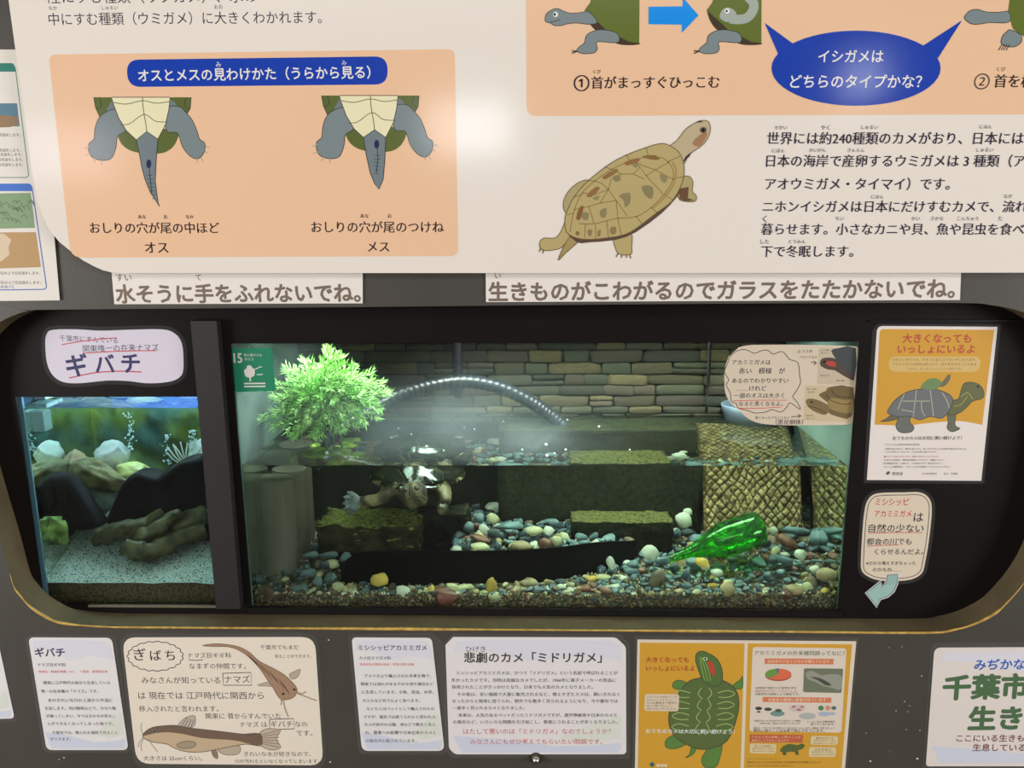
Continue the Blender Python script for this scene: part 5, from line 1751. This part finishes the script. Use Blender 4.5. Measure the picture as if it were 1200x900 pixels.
# bright green plant above the water
random.seed(5)
leaf_m = mat('plant_leaf', (136, 206, 96), 0.45, 0, 18, 0, 10, rgb2=(186, 226, 148))
stem_m = mat('plant_stem', (120, 196, 80), 0.5)
pc = W(384, 500, 0.19)
PL = empty('green_plant', Vector((pc.x, 0.19, WZL - 0.02)), 'bright green needle-leaved plant at the upper left of the large tank', 'plant')
tips = [(384, 409, .16), (396, 418, .15), (360, 425, .16), (337, 436, .15), (318, 452, .17), (309, 487, .15), (322, 500, .14), (345, 511, .13), (372, 512, .13), (405, 502, .13), (428, 495, .14), (446, 478, .15), (452, 461, .16), (446, 450, .17), (432, 440, .17), (415, 432, .15), (402, 428, .14), (348, 450, .13), (366, 440, .13), (385, 440, .12),
        (400, 455, .12), (420, 462, .12), (430, 470, .13), (330, 470, .13), (345, 480, .12), (362, 492, .12), (385, 490, .12), (402, 485, .12), (415, 480, .13), (355, 465, .12), (375, 465, .115), (392, 470, .115), (378, 425, .14), (325, 485, .15), (440, 488, .17), (410, 445, .13), (350, 436, .15), (338, 460, .14), (370, 505, .15), (395, 500, .16), (427, 452, .15), (333, 495, .16), (415, 495, .16), (365, 452, .13), (386, 455, .12), (320, 465, .16), (438, 470, .15), (352, 500, .14), (400, 440, .15), (372, 478, .12)]
lv, lf, sv, sf = [], [], [], []


def leaf(p, d, L, w_):
    d = d.normalized()
    s = d.cross(Vector((random.uniform(-1, 1), random.uniform(-1, 1), 1))).normalized()
    n2 = s.cross(d)
    b = len(lv)
    lv.extend([p, p + d * L * 0.45 + s * w_, p + d * L * 0.45 - s * w_, p + d * L + n2 * L * 0.12, p + d * L * 0.45 + n2 * w_ * 0.7])
    lf.extend([(b, b + 1, b + 4), (b, b + 4, b + 2), (b + 4, b + 1, b + 3), (b + 4, b + 3, b + 2)])


for (px, py, Y) in tips:
    for rep in range(3):
        tip = W(px + random.uniform(-5, 5) * rep, py + random.uniform(-5, 5) * rep, Y + rep * 0.03)
        root = W(381 + random.uniform(-18, 18), 474 + random.uniform(-14, 16), 0.185)
        mid_ = root.lerp(tip, 0.5) + Vector((0, 0, 0.012))
        path = cr([root, mid_, tip], 8, False)
        v_, f_ = sweep(path, 0.0011, 4)
        b = len(sv)
        sv.extend(v_)
        sf.extend([tuple(b + q for q in f) for f in f_])
        for k in range(3, len(path)):
            d_ = (path[k] - path[k - 1]).normalized()
            for q in range(3):
                an = random.uniform(0, 2 * PI)
                side = d_.cross(Vector((0, 0.3, 1))).normalized()
                up_ = side.cross(d_)
                dd = d_ * 0.8 + (side * math.cos(an) + up_ * math.sin(an)) * random.uniform(0.6, 1.0)
                leaf(path[k], dd, random.uniform(0.013, 0.021), 0.0016)
        leaf(path[-1], path[-1] - path[-2], 0.014, 0.0013)
for k in range(3):
    x_ = 380 + k * 9
    v_, f_ = sweep([W(x_, 485, 0.19), W(x_ + 2, 512, 0.195), Vector((W(x_ + 3, 530, .2).x, 0.2, WZL - 0.03))], 0.0022, 6)
    b = len(sv)
    sv.extend(v_)
    sf.extend([tuple(b + q for q in f) for f in f_])
o = link('foliage', meshdata('foliage', [v - PL.location for v in lv], lf), leaf_m, PL)
o['kind'] = 'stuff'
link('stems', meshdata('stems', [v - PL.location for v in sv], sf), mat('plant_stem_dark', (70, 110, 44), 0.5), PL, smooth=True)
# algae mat floating below the plant
mv, mf = [], []
random.seed(9)
ac = Vector((W(400, 530, 0.22).x, 0.23, WZL - 0.006))
bm = bmesh.new()
for k in range(16):
    q = ac + Vector((random.uniform(-0.06, 0.06), random.uniform(-0.08, 0.08), random.uniform(-0.006, 0.001)))
    rr_ = random.uniform(0.012, 0.024)
    bmesh.ops.create_icosphere(bm, subdivisions=2, radius=1, matrix=Matrix.Translation(q) @ Matrix.Diagonal((rr_, rr_, 0.005, 1)))
for v in bm.verts:
    v.co += Vector(noise.noise_vector(v.co * 90)) * 0.004
tag(bmo('algae', bm, mat('algae_green', (92, 120, 20), 0.7, 0, 60, 0.8, 200, rgb2=(158, 176, 60)), None, smooth=True, origin=ac), 'yellow green algae mat floating under the plant', 'algae', kind='stuff')

#@TURTLE
# ------------------------------------------------------------------ the turtle, head towards the visitor
TS = WR(492, 556, 0.25)
t0 = Vector((WR(487, 560, 0.22).x, 0.262, WZL - 0.056))
TU = empty('turtle', t0, 'dark patterned turtle floating at the surface above the mossy slab', 'turtle')
shell_m = bpy.data.materials.new('carapace')
shell_m.use_nodes = True
nt = shell_m.node_tree
b_ = nt.nodes['Principled BSDF']
tcn = nt.nodes.new('ShaderNodeTexCoord')
vo = nt.nodes.new('ShaderNodeTexVoronoi')
vo.feature = 'DISTANCE_TO_EDGE'
vo.inputs['Scale'].default_value = 24
ra_ = nt.nodes.new('ShaderNodeValToRGB')
ra_.color_ramp.elements[0].position = 0.01
ra_.color_ramp.elements[0].color = (*lin((64, 60, 46)), 1)
ra_.color_ramp.elements[1].position = 0.05
ra_.color_ramp.elements[1].color = (*lin((34, 34, 30)), 1)
no = nt.nodes.new('ShaderNodeTexNoise')
no.inputs['Scale'].default_value = 60
mixn = nt.nodes.new('ShaderNodeMixRGB')
mixn.blend_type = 'MULTIPLY'
mixn.inputs[0].default_value = 0.6
nt.links.new(tcn.outputs['Object'], vo.inputs['Vector'])
nt.links.new(tcn.outputs['Object'], no.inputs['Vector'])
nt.links.new(vo.outputs['Distance'], ra_.inputs[0])
nt.links.new(ra_.outputs[0], mixn.inputs[1])
nt.links.new(no.outputs['Fac'], mixn.inputs[2])
nt.links.new(mixn.outputs[0], b_.inputs['Base Color'])
b_.inputs['Roughness'].default_value = 0.16
bpn = nt.nodes.new('ShaderNodeBump')
bpn.inputs['Strength'].default_value = 0.6
bpn.inputs['Distance'].default_value = 0.003
nt.links.new(vo.outputs['Distance'], bpn.inputs['Height'])
nt.links.new(bpn.outputs['Normal'], b_.inputs['Normal'])
skin_m = bpy.data.materials.new('turtle_skin')
skin_m.use_nodes = True
nt = skin_m.node_tree
b_ = nt.nodes['Principled BSDF']
tcn = nt.nodes.new('ShaderNodeTexCoord')
wv = nt.nodes.new('ShaderNodeTexWave')
wv.wave_type = 'BANDS'
wv.bands_direction = 'X'
wv.inputs['Scale'].default_value = 7
wv.inputs['Distortion'].default_value = 16
ra_ = nt.nodes.new('ShaderNodeValToRGB')
ra_.color_ramp.elements[0].position = 0.2
ra_.color_ramp.elements[0].color = (*lin((58, 48, 34)), 1)
ra_.color_ramp.elements[1].position = 0.75
ra_.color_ramp.elements[1].color = (*lin((122, 104, 76)), 1)
nt.links.new(tcn.outputs['Object'], wv.inputs['Vector'])
nt.links.new(wv.outputs['Fac'], ra_.inputs[0])
nt.links.new(ra_.outputs[0], b_.inputs['Base Color'])
b_.inputs['Roughness'].default_value = 0.4
no = nt.nodes.new('ShaderNodeTexVoronoi')
no.inputs['Scale'].default_value = 300
bpn = nt.nodes.new('ShaderNodeBump')
bpn.inputs['Strength'].default_value = 0.4
bpn.inputs['Distance'].default_value = 0.001
nt.links.new(tcn.outputs['Object'], no.inputs['Vector'])
nt.links.new(no.outputs['Distance'], bpn.inputs['Height'])
nt.links.new(bpn.outputs['Normal'], b_.inputs['Normal'])

# carapace: dome with keel, flared serrated margin
LX, LY_, LZ = 0.099, 0.116, 0.046
vs, fs = [], []
NR, NS = 22, 60
for j in range(NR + 1):
    r_ = j / NR
    for k in range(NS):
        t = 2 * PI * k / NS
        rim = 1 + (0.02 * math.cos(12 * t) if r_ > 0.93 else 0)
        x = LX * r_ * math.cos(t) * rim
        y = LY_ * r_ * math.sin(t) * rim
        z = LZ * (1 - r_ ** 2.3) + (0.004 * max(0, (r_ - 0.9) / 0.1) * 0 - 0.004 * r_)
        z += 0.003 * max(0, 1 - abs(x) / 0.02) * (1 - r_)
        z += 0.0016 * noise.noise(Vector((x, y, 0)) * 60)
        vs.append(Vector((x, y, z)))
for j in range(NR):
    for k in range(NS):
        fs.append((j * NS + k, j * NS + (k + 1) % NS, (j + 1) * NS + (k + 1) % NS, (j + 1) * NS + k))
bm = bmesh.new()
me = meshdata('carapace', vs, fs)
bm.from_mesh(me)
bmesh.ops.remove_doubles(bm, verts=bm.verts, dist=0.00005)
bm.to_mesh(me)
bm.free()
so = link('carapace', me, shell_m, TU, smooth=True)
sm_ = so.modifiers.new('thick', 'SOLIDIFY')
sm_.thickness = 0.004
# marginal scutes: pieces around the rim, under side yellow lines
mv, mf = [], []
mi_ = []
for k in range(24):
    t0_, t1_ = 2 * PI * (k + 0.06) / 24, 2 * PI * (k + 0.94) / 24
    b = len(mv)
    for rr_, z in ((0.93, 0.001), (1.06, -0.009), (1.05, -0.012), (0.90, -0.009)):
        for t in (t0_, t1_):
            mv.append(Vector((LX * rr_ * math.cos(t), LY_ * rr_ * math.sin(t), z)))
    for q in range(4):
        a_, c_ = b + q * 2, b + ((q + 1) % 4) * 2
        mf.append((a_, a_ + 1, c_ + 1, c_))
        mi_.append(0 if k % 2 else 1)
    mf += [(b, b + 2, b + 4, b + 6), (b + 1, b + 7, b + 5, b + 3)]
    mi_ += [1, 1]
mo = link('marginal_scutes', outward(meshdata('marginals', mv, mf, mi_)), [mat('scute_dark', (26, 25, 20), 0.2, 0, 60, rgb2=(44, 40, 28)), mat('scute_light', (40, 36, 26), 0.2, 0, 90, rgb2=(150, 140, 104))], TU)
# plastron
vs, fs = [], []
for j in range(9):
    r_ = j / 8
    for k in range(32):
        t = 2 * PI * k / 32
        vs.append(Vector((LX * 0.92 * r_ * math.cos(t), LY_ * 0.92 * r_ * math.sin(t), -0.040 + 0.031 * r_ ** 4)))
for j in range(8):
    for k in range(32):
        fs.append((j * 32 + k, (j + 1) * 32 + k, (j + 1) * 32 + (k + 1) % 32, j * 32 + (k + 1) % 32))
link('plastron', meshdata('plastron', vs, fs), mat('plastron_horn', (150, 120, 60), 0.35, 0, 30, rgb2=(70, 56, 36)), TU, smooth=True)


def skin(name, verts, edges, m, parent, sub=2, root=0):
    """verts: (x, y, z, rx, ry)"""
    me = bpy.data.meshes.new(name)
    me.from_pydata([v[:3] for v in verts], edges, [])
    o = bpy.data.objects.new(name, me)
    COL.objects.link(o)
    o.parent = parent
    md = o.modifiers.new('skin', 'SKIN')
    md.use_smooth_shade = True
    for i, v in enumerate(verts):
        me.skin_vertices[0].data[i].radius = (v[3], v[4])
    me.skin_vertices[0].data[root].use_root = True
    s_ = o.modifiers.new('sub', 'SUBSURF')
    s_.levels = s_.render_levels = sub + 1
    dg = bpy.context.evaluated_depsgraph_get()
    e = o.evaluated_get(dg)
    nm = bpy.data.meshes.new_from_object(e)
    o.modifiers.clear()
    o.data = nm
    nm.update()
    nm.materials.clear()
    nm.materials.append(m)
    nm.shade_smooth()
    return o


# positions of head and left foreleg taken from the photograph, as real points under water
hd = WR(485, 581, 0.128) - t0
nk_ = WR(484, 573, 0.185) - t0
el = WR(446, 585, 0.155) - t0
hn = WR(415, 590, 0.15) - t0
shl = WR(462, 572, 0.18) - t0
sr = WR(520, 575, 0.18) - t0
er = WR(521, 584, 0.145) - t0
hr = WR(519, 594, 0.135) - t0
g1, g2 = WR(405, 599, 0.138) - t0, WR(414, 576, 0.158) - t0
V = [(0, 0.0, -0.002, 0.052, 0.017), (0, -0.062, -0.006, 0.045, 0.016), (nk_.x - 0.004, nk_.y, nk_.z, 0.031, 0.025), (hd.x - 0.002, hd.y + 0.024, hd.z + 0.001, 0.0245, 0.0215), (hd.x, hd.y + 0.004, hd.z, 0.0245, 0.0215), (hd.x + 0.001, hd.y - 0.012, hd.z - 0.004, 0.017, 0.0135),
     (shl.x, shl.y, shl.z, 0.029, 0.023), (el.x, el.y, el.z, 0.0135, 0.013), (hn.x + 0.014, hn.y, hn.z + 0.002, 0.0125, 0.014), (hn.x, hn.y - 0.004, hn.z + 0.002, 0.0125, 0.018),
     (sr.x, sr.y, sr.z, 0.024, 0.021), (er.x, er.y, er.z, 0.0155, 0.018), (hr.x, hr.y, hr.z, 0.0115, 0.014),
     (-0.045, 0.07, -0.008, 0.016, 0.012), (-0.075, 0.095, -0.016, 0.011, 0.009), (-0.082, 0.115, -0.022, 0.011, 0.006), (0.045, 0.07, -0.008, 0.016, 0.012), (0.075, 0.095, -0.018, 0.011, 0.009), (0.082, 0.115, -0.024, 0.011, 0.006),
     (0, 0.10, -0.008, 0.010, 0.008), (0.004, 0.135, -0.014, 0.003, 0.003)]
E_ = [(0, 1), (1, 2), (2, 3), (3, 4), (4, 5), (1, 6), (6, 7), (7, 8), (8, 9), (1, 10), (10, 11), (11, 12), (0, 13), (13, 14), (14, 15), (0, 16), (16, 17), (17, 18), (0, 19), (19, 20)]
body = skin('body', V, E_, skin_m, TU)
for v in body.data.vertices:
    dq = v.co - hd
    t = max(0.0, 1 - dq.length / 0.042)
    if t > 0:
        v.co = hd + dq * (1 + 0.85 * t * t * (3 - 2 * t))
for v in body.data.vertices:      # wrinkled, folded skin
    v.co += v.normal * (0.0022 * noise.noise(v.co * 70) + 0.0012 * noise.noise(v.co * 190))
bpy.context.view_layer.update()


def on_head(px, py, lift=0.0):
    """point of the head surface that the visitor sees at this pixel"""
    a, b = WR(px, py, GLASS_Y + 0.001) - t0, WR(px, py, 0.25) - t0
    hit, loc, nrm_, _ = body.ray_cast(a, (b - a).normalized())
    return (loc + nrm_ * lift + t0) if hit else (WR(px, py, 0.115))


for (px, py, rr_) in ((488, 573, 0.0036), (475.5, 575, 0.0030)):
    c0 = on_head(px, py)
    bm = bmesh.new()
    bmesh.ops.create_uvsphere(bm, u_segments=16, v_segments=10, radius=rr_ * 2.0, matrix=Matrix.Translation(c0 + Vector((0, rr_ * 1.45, 0))))
    lid = bmo('eyelid', bm, mat('turtle_lid', (46, 40, 32), 0.4), TU, smooth=True)
    bm = bmesh.new()
    bmesh.ops.create_uvsphere(bm, u_segments=16, v_segments=10, radius=rr_, matrix=Matrix.Translation(c0))
    bmo('eye', bm, mat('turtle_eye', (52, 46, 34), 0.08), lid, smooth=True, origin=t0)
    bm = bmesh.new()
    bmesh.ops.create_uvsphere(bm, u_segments=10, v_segments=6, radius=rr_ * 0.55, matrix=Matrix.Translation(c0 - Vector((0, rr_ * 0.62, 0))))
    bmo('pupil', bm, mat('turtle_pupil', (8, 8, 8), 0.1), lid, smooth=True, origin=t0)
md_ = mat('mouth_dark', (36, 30, 24), 0.5)
tubeo('mouth', cr([on_head(*q) for q in ((476.5, 588), (481, 584.5), (486, 582.5), (491, 582), (496, 583.5), (501, 587))], 4, False), 0.0011, md_, parent=TU, seg=6)
tubeo('jaw_fold', cr([on_head(*q) for q in ((477, 592), (482, 589.5), (488, 589), (494, 590), (499, 592))], 4, False), 0.0008, mat('jaw_fold', (84, 70, 48), 0.5), parent=TU, seg=6)
for st in (((478, 570), (474, 578), (476, 586)), ((494, 569), (499, 575), (501, 582)), ((482, 567), (480, 574), (480, 581)), ((470, 572), (467, 580), (470, 588))):
    tubeo('skin_stripe', cr([on_head(*q) for q in st], 4, False), 0.0019, mat('stripe_dark', (34, 29, 21), 0.5), parent=TU, seg=6)
for px in (489.5, 492.5):
    bm = bmesh.new()
    bmesh.ops.create_uvsphere(bm, u_segments=8, v_segments=6, radius=0.0009, matrix=Matrix.Translation(on_head(px + 1, 579)))
    bmo('nostril', bm, md_, TU)
claw_m = mat('claw', (176, 178, 172), 0.35)
foot_m = mat('foot_skin', (84, 90, 96), 0.45, 0, 90, 0.5, 300, rgb2=(136, 142, 146))
for (c_, dirs) in ((hn + Vector((0.010, 0, 0.002)), [(-0.016, -0.004, 0.020), (-0.022, -0.006, 0.012), (-0.024, -0.008, 0.001), (-0.022, -0.008, -0.010), (-0.014, -0.008, -0.018)]), (hr, [(-0.006, -0.008, -0.008), (-0.002, -0.009, -0.010), (0.003, -0.009, -0.010), (0.007, -0.008, -0.008)])):
    for d_ in dirs:
        d_ = Vector(d_)
        s0 = t0 + c_ + Vector((0, -0.004, 0.002))
        tubeo('claw', [s0, s0 + d_ * 0.6, s0 + d_, s0 + d_ * 1.35 + Vector((0, 0, -0.002))], [0.0100, 0.0095, 0.0066, 0.0010], foot_m if c_.x < hd.x else skin_m, parent=TU, seg=8)

#@SMALLTANK
# ------------------------------------------------------------------ small tank
def rock(name, label, px, py, Y, wp, hp, dep, m, seed, ang=0.3, rot=0, amp=0.28, parent=None, cat='rock', fn=None, sub=4, shape=None):
    fn = fn or WR
    mx, mz = mpp(px, py, Y, fn)
    c_ = fn(px, py, Y)
    bm = bmesh.new()
    bmesh.ops.create_icosphere(bm, subdivisions=sub, radius=0.5)
    for v in bm.verts:
        nrm = v.co.normalized()
        v.co += nrm * amp * (noise.noise(nrm * 1.4 + Vector((seed * 3.1, 0, 0))) + 0.4 * noise.noise(nrm * 4 + Vector((seed, 5, 0))) + 0.12 * noise.noise(nrm * 12))
        if ang:
            for q in range(7):
                a_ = Vector(noise.noise_vector(Vector((seed * 1.7 + q * 3.3, 1.2, q)))).normalized()
                dd = v.co.dot(a_) - (0.5 - 0.22 * ang)
                if dd > 0:
                    v.co -= a_ * dd * 0.85
        if shape:
            shape(v)
    R = Matrix.Rotation(rot, 4, 'Y')
    for v in bm.verts:
        v.co = R @ Vector((v.co.x * wp * mx, v.co.y * dep, v.co.z * hp * mz))
    me = bpy.data.meshes.new(name)
    bm.to_mesh(me)
    bm.free()
    o = link(name, me, m, loc=c_, smooth=True)
    return tag(o, label, cat)


def gs(x, y):
    t = (y - GLASS_Y) / 0.34
    return W(150, 683, GLASS_Y).z + 0.075 * t + 0.003 * noise.noise(Vector((x * 20, y * 20, 5)))


NX, NY = 50, 40
vs, fs = [], []
for j in range(NY + 1):
    for i in range(NX + 1):
        x = LX0 + (LX1 - LX0) * i / NX
        y = GLASS_Y + 0.0006 + 0.34 * j / NY
        vs.append(Vector((x, y, gs(x, y))))
for j in range(NY):
    for i in range(NX):
        a = j * (NX + 1) + i
        fs.append((a, a + 1, a + NX + 2, a + NX + 1))
SB = empty('sand_bed', ((LX0 + LX1) / 2, 0.27, TZ0), 'pale sand bed over brown gravel in the small left tank', 'sand')
sand_m = mat('pale_sand', (130, 142, 138), 0.8, 0, 330, 0.9, 500, rgb2=(216, 224, 216))
o = link('sand', meshdata('sand', [v - SB.location for v in vs], fs), sand_m, SB, smooth=True)
o['kind'] = 'stuff'
vs, fs = [], []
for i in range(NX + 1):
    x = LX0 + (LX1 - LX0) * i / NX
    vs += [Vector((x, GLASS_Y + 0.0006, TZ0 - 0.01)), Vector((x, GLASS_Y + 0.0006, gs(x, GLASS_Y)))]
for i in range(NX):
    fs.append((2 * i, 2 * i + 2, 2 * i + 3, 2 * i + 1))
o = link('gravel', meshdata('gravel', [v - SB.location for v in vs], fs), mat('brown_grit', (48, 34, 16), 0.7, 0, 160, 0.9, 300, rgb2=(104, 80, 44)), SB)
o['kind'] = 'stuff'
its = []
for k in range(2200):
    x = random.uniform(LX0 + 0.004, LX1 - 0.004)
    y = GLASS_Y + 0.004 + 0.2 * random.random()
    s = random.uniform(0.002, 0.0042)
    its.append((random.choice(tiny), Vector((x, y, gs(x, y))), (random.random() * 3, 0, 0), (s * 1.2, s, s), random.choice((0, 2, 2, 4, 6))))
joined('sand_grains', its, SB, None, pm)



def slab(name, label, outline, Y, dep, m, seed):
    c_ = WR(sum(p[0] for p in outline) / len(outline), sum(p[1] for p in outline) / len(outline), Y)
    pts = [WR(q.x, q.y, Y) - c_ for q in cr([Vector(p) for p in outline], 3)]
    n = len(pts)
    vs, fs = [], []
    L_ = [(0.0, 0.0), (0.55, -0.002), (0.86, 0.002), (0.96, 0.008), (1.0, 0.018), (1.0, dep - 0.01), (0.94, dep)]
    for (k, y) in L_:
        for p in pts:
            q = Vector((p.x * k, 0, p.z * k))
            y2 = y + 0.006 * noise.noise(q * 22 + Vector((seed, 0, 0))) + 0.0025 * noise.noise(q * 70)
            vs.append(Vector((q.x, y2, q.z)))
    for j in range(len(L_) - 1):
        for i in range(n):
            fs.append((j * n + i, j * n + (i + 1) % n, (j + 1) * n + (i + 1) % n, (j + 1) * n + i))
    fs.append(tuple((len(L_) - 1) * n + i for i in range(n)))
    o = link(name, outward(meshdata(name, vs, fs)), m, loc=c_, smooth=True)
    return tag(o, label, 'rock')


slate_m = mat('black_slate', (12, 12, 17), 0.7, 0.25, 20, 0.3, 60, spec=0.08)
brown_m = mat('brown_rock', (104, 82, 60), 0.7, 0, 22, 0.6, 70, rgb2=(158, 136, 108))
green_m = mat('green_rock', (66, 60, 32), 0.7, 0, 26, 0.6, 80, rgb2=(124, 116, 76))
white_m = mat('white_rock', (170, 176, 180), 0.6, 0, 16, 0.4, 60, rgb2=(232, 236, 238))
wood_m = mat('driftwood', (44, 38, 20), 0.7, 0, 40, 0.8, 90, rgb2=(88, 78, 42))
slab('slate_rock', 'black slate slab at the left of the small tank', [(36, 560), (50, 556), (66, 557), (80, 561), (92, 576), (104, 594), (118, 615), (112, 620), (95, 624), (86, 622), (78, 632), (60, 634), (40, 630)], 0.20, 0.05, slate_m, 3)
slab('slate_rock', 'large black slate slab at the right of the small tank', [(122, 616), (128, 596), (138, 574), (149, 560), (160, 555), (172, 557), (184, 559), (194, 552), (208, 543), (222, 538), (232, 539), (240, 546), (250, 560), (256, 600), (256, 634), (200, 634), (150, 630)], 0.22, 0.07, slate_m, 8)
rock('brown_rock', 'rounded brown rock at the top left of the small tank', 80, 548, 0.32, 62, 38, 0.08, brown_m, 11, 0.2, 0.1, 0.15)
rock('mossy_rock', 'flat mossy rock sloping to the right in the small tank', 112, 557, 0.29, 72, 32, 0.07, green_m, 14, 0.3, 0.35, 0.2)
rock('white_rock', 'white pointed rock behind the mossy one', 134, 534, 0.36, 40, 38, 0.06, white_m, 17, 0.6, 0.2, 0.2)
rock('yellow_rock', 'small yellow rock between the white rock and the slate', 157, 552, 0.33, 42, 20, 0.05, mat('yellow_rock', (190, 190, 110), 0.6, 0, 20, 0.3, 60, rgb2=(226, 226, 160)), 19, 0.2, 0.1, 0.15)
rock('white_rock', 'white rock at the right edge of the small tank', 238, 530, 0.37, 34, 34, 0.05, white_m, 23, 0.6, 0.2, 0.2)
rock('pale_rock', 'flat grey green stone lying on the sand between the slates', 115, 585, 0.32, 60, 32, 0.06, mat('pale_rock', (90, 116, 110), 0.6, 0, 20, 0.4, 60, rgb2=(130, 156, 146)), 25, 0.3, 0.1, 0.15)
rock('algae_rock', 'algae covered stone in the lower left corner of the small tank', 62, 620, 0.16, 38, 32, 0.05, mat('algae_rock', (56, 76, 30), 0.7, 0, 30, 0.6, 90, rgb2=(126, 142, 60)), 29, 0.4, 0.2, 0.3)
DW = empty('driftwood', WR(180, 645, 0.16), 'twisted brown driftwood lying on the sand in the small tank', 'driftwood')
for nm, pts, r0 in (('branch', [(112, 634, .19, 7), (132, 624, .18, 11), (158, 618, .18, 9), (175, 610, .19, 6), (190, 600, .2, 4)], 1), ('branch', [(148, 641, .15, 9), (165, 645, .14, 12), (180, 644, .15, 9), (197, 636, .17, 10), (214, 628, .18, 8), (240, 622, .2, 9)], 1),
                    ('branch', [(160, 630, .17, 7), (176, 625, .17, 9), (192, 615, .18, 9), (205, 604, .19, 6), (210, 598, .2, 4)], 1), ('branch', [(200, 626, .2, 8), (222, 612, .21, 12), (245, 600, .22, 10)], 1)):
    cc = cr([WR(a, b_, y) for a, b_, y, _ in pts], 7, False)
    rs = cr([Vector((q[3], 0, 0)) for q in pts], 7, False)
    rs = [r_.x * 0.0020 for r_ in rs]
    v_, f_ = sweep([c_ - DW.location for c_ in cc], rs, 16)
    v_ = [v + Vector(noise.noise_vector(v * 45)) * 0.009 + Vector(noise.noise_vector(v * 200)) * 0.0012 for v in v_]
    link(nm, outward(meshdata(nm, v_, f_)), wood_m, DW, smooth=True)
# filter box with outlet
fp0, fp1 = WR(32, 483, 0.13), WR(53, 506, 0.13)
FB = empty('filter_box', (fp0 + fp1) / 2, 'pale square filter box at the upper left of the small tank', 'filter')
fbm = mat('filter_plastic', (150, 176, 184), 0.4)
boxo('housing', (fp0.x, fp1.x, 0.13, 0.17, fp1.z, fp0.z), fbm, FB, bev=0.002)
a, b_ = W(38, 474, 0.13), W(64, 470, 0.16)
boxo('lid', (a.x, b_.x, 0.13, 0.19, WZS + 0.004, WZS + 0.012), fbm, FB, bev=0.002)
p0, p1 = W(20.5, 467, GLASS_Y - 0.001), W(48, 690, GLASS_Y - 0.001)
boxo('glass_edge', (LX0, LX0 + 0.010, GLASS_Y - 0.0015, GLASS_Y + 0.004, TZ0, 1.10), mat('glass_edge_blue', (96, 130, 150), 0.25), A2)
# rim bar of the small tank
boxo('rim_bar', (LX0, LX1, 0.42, 0.44, WZS + 0.004, 1.10), mat('rim_blue', (60, 84, 140), 0.2, 0.3, 14), A2)
# white coral branch
CO = empty('coral_branch', WR(218, 545, 0.33), 'white branching coral at the right of the small tank', 'coral')
random.seed(3)
cm_ = mat('coral_white', (214, 220, 214), 0.6)
for k in range(11):
    a_ = -1.2 + 2.4 * k / 10
    p0 = WR(218, 545, 0.33)
    p1 = WR(218 + 14 * math.sin(a_), 545 - 14 * math.cos(a_), 0.33)
    p2 = WR(218 + 22 * math.sin(a_ * 1.1) + random.uniform(-2, 2), 545 - 26 * math.cos(a_ * 0.8) + random.uniform(-3, 3), 0.335)
    tubeo('twig', cr([p0, p1, p2], 4, False), 0.0016, cm_, parent=CO, seg=6)
# thin water outlet stream and bubbles
BU = empty('air_bubbles', WR(152, 505, 0.35), 'bright streams of air bubbles in front of the mossy backdrop', 'bubbles')
bm = bmesh.new()
for k in range(150):
    cxp = random.choice(((152, 478, 530), (152, 478, 530), (197, 505, 545), (226, 500, 525)))
    q = WR(cxp[0] + random.gauss(0, 2.6), random.uniform(cxp[1] + 4, cxp[2]), 0.36)
    bmesh.ops.create_icosphere(bm, subdivisions=1, radius=random.uniform(0.001, 0.0032), matrix=Matrix.Translation(q))
bmo('bubbles', bm, mat('bubble_white', (216, 236, 246), 0.1), BU, smooth=True)['kind'] = 'stuff'

bpy.data.objects.remove(_to)
bpy.data.curves.remove(_tc)
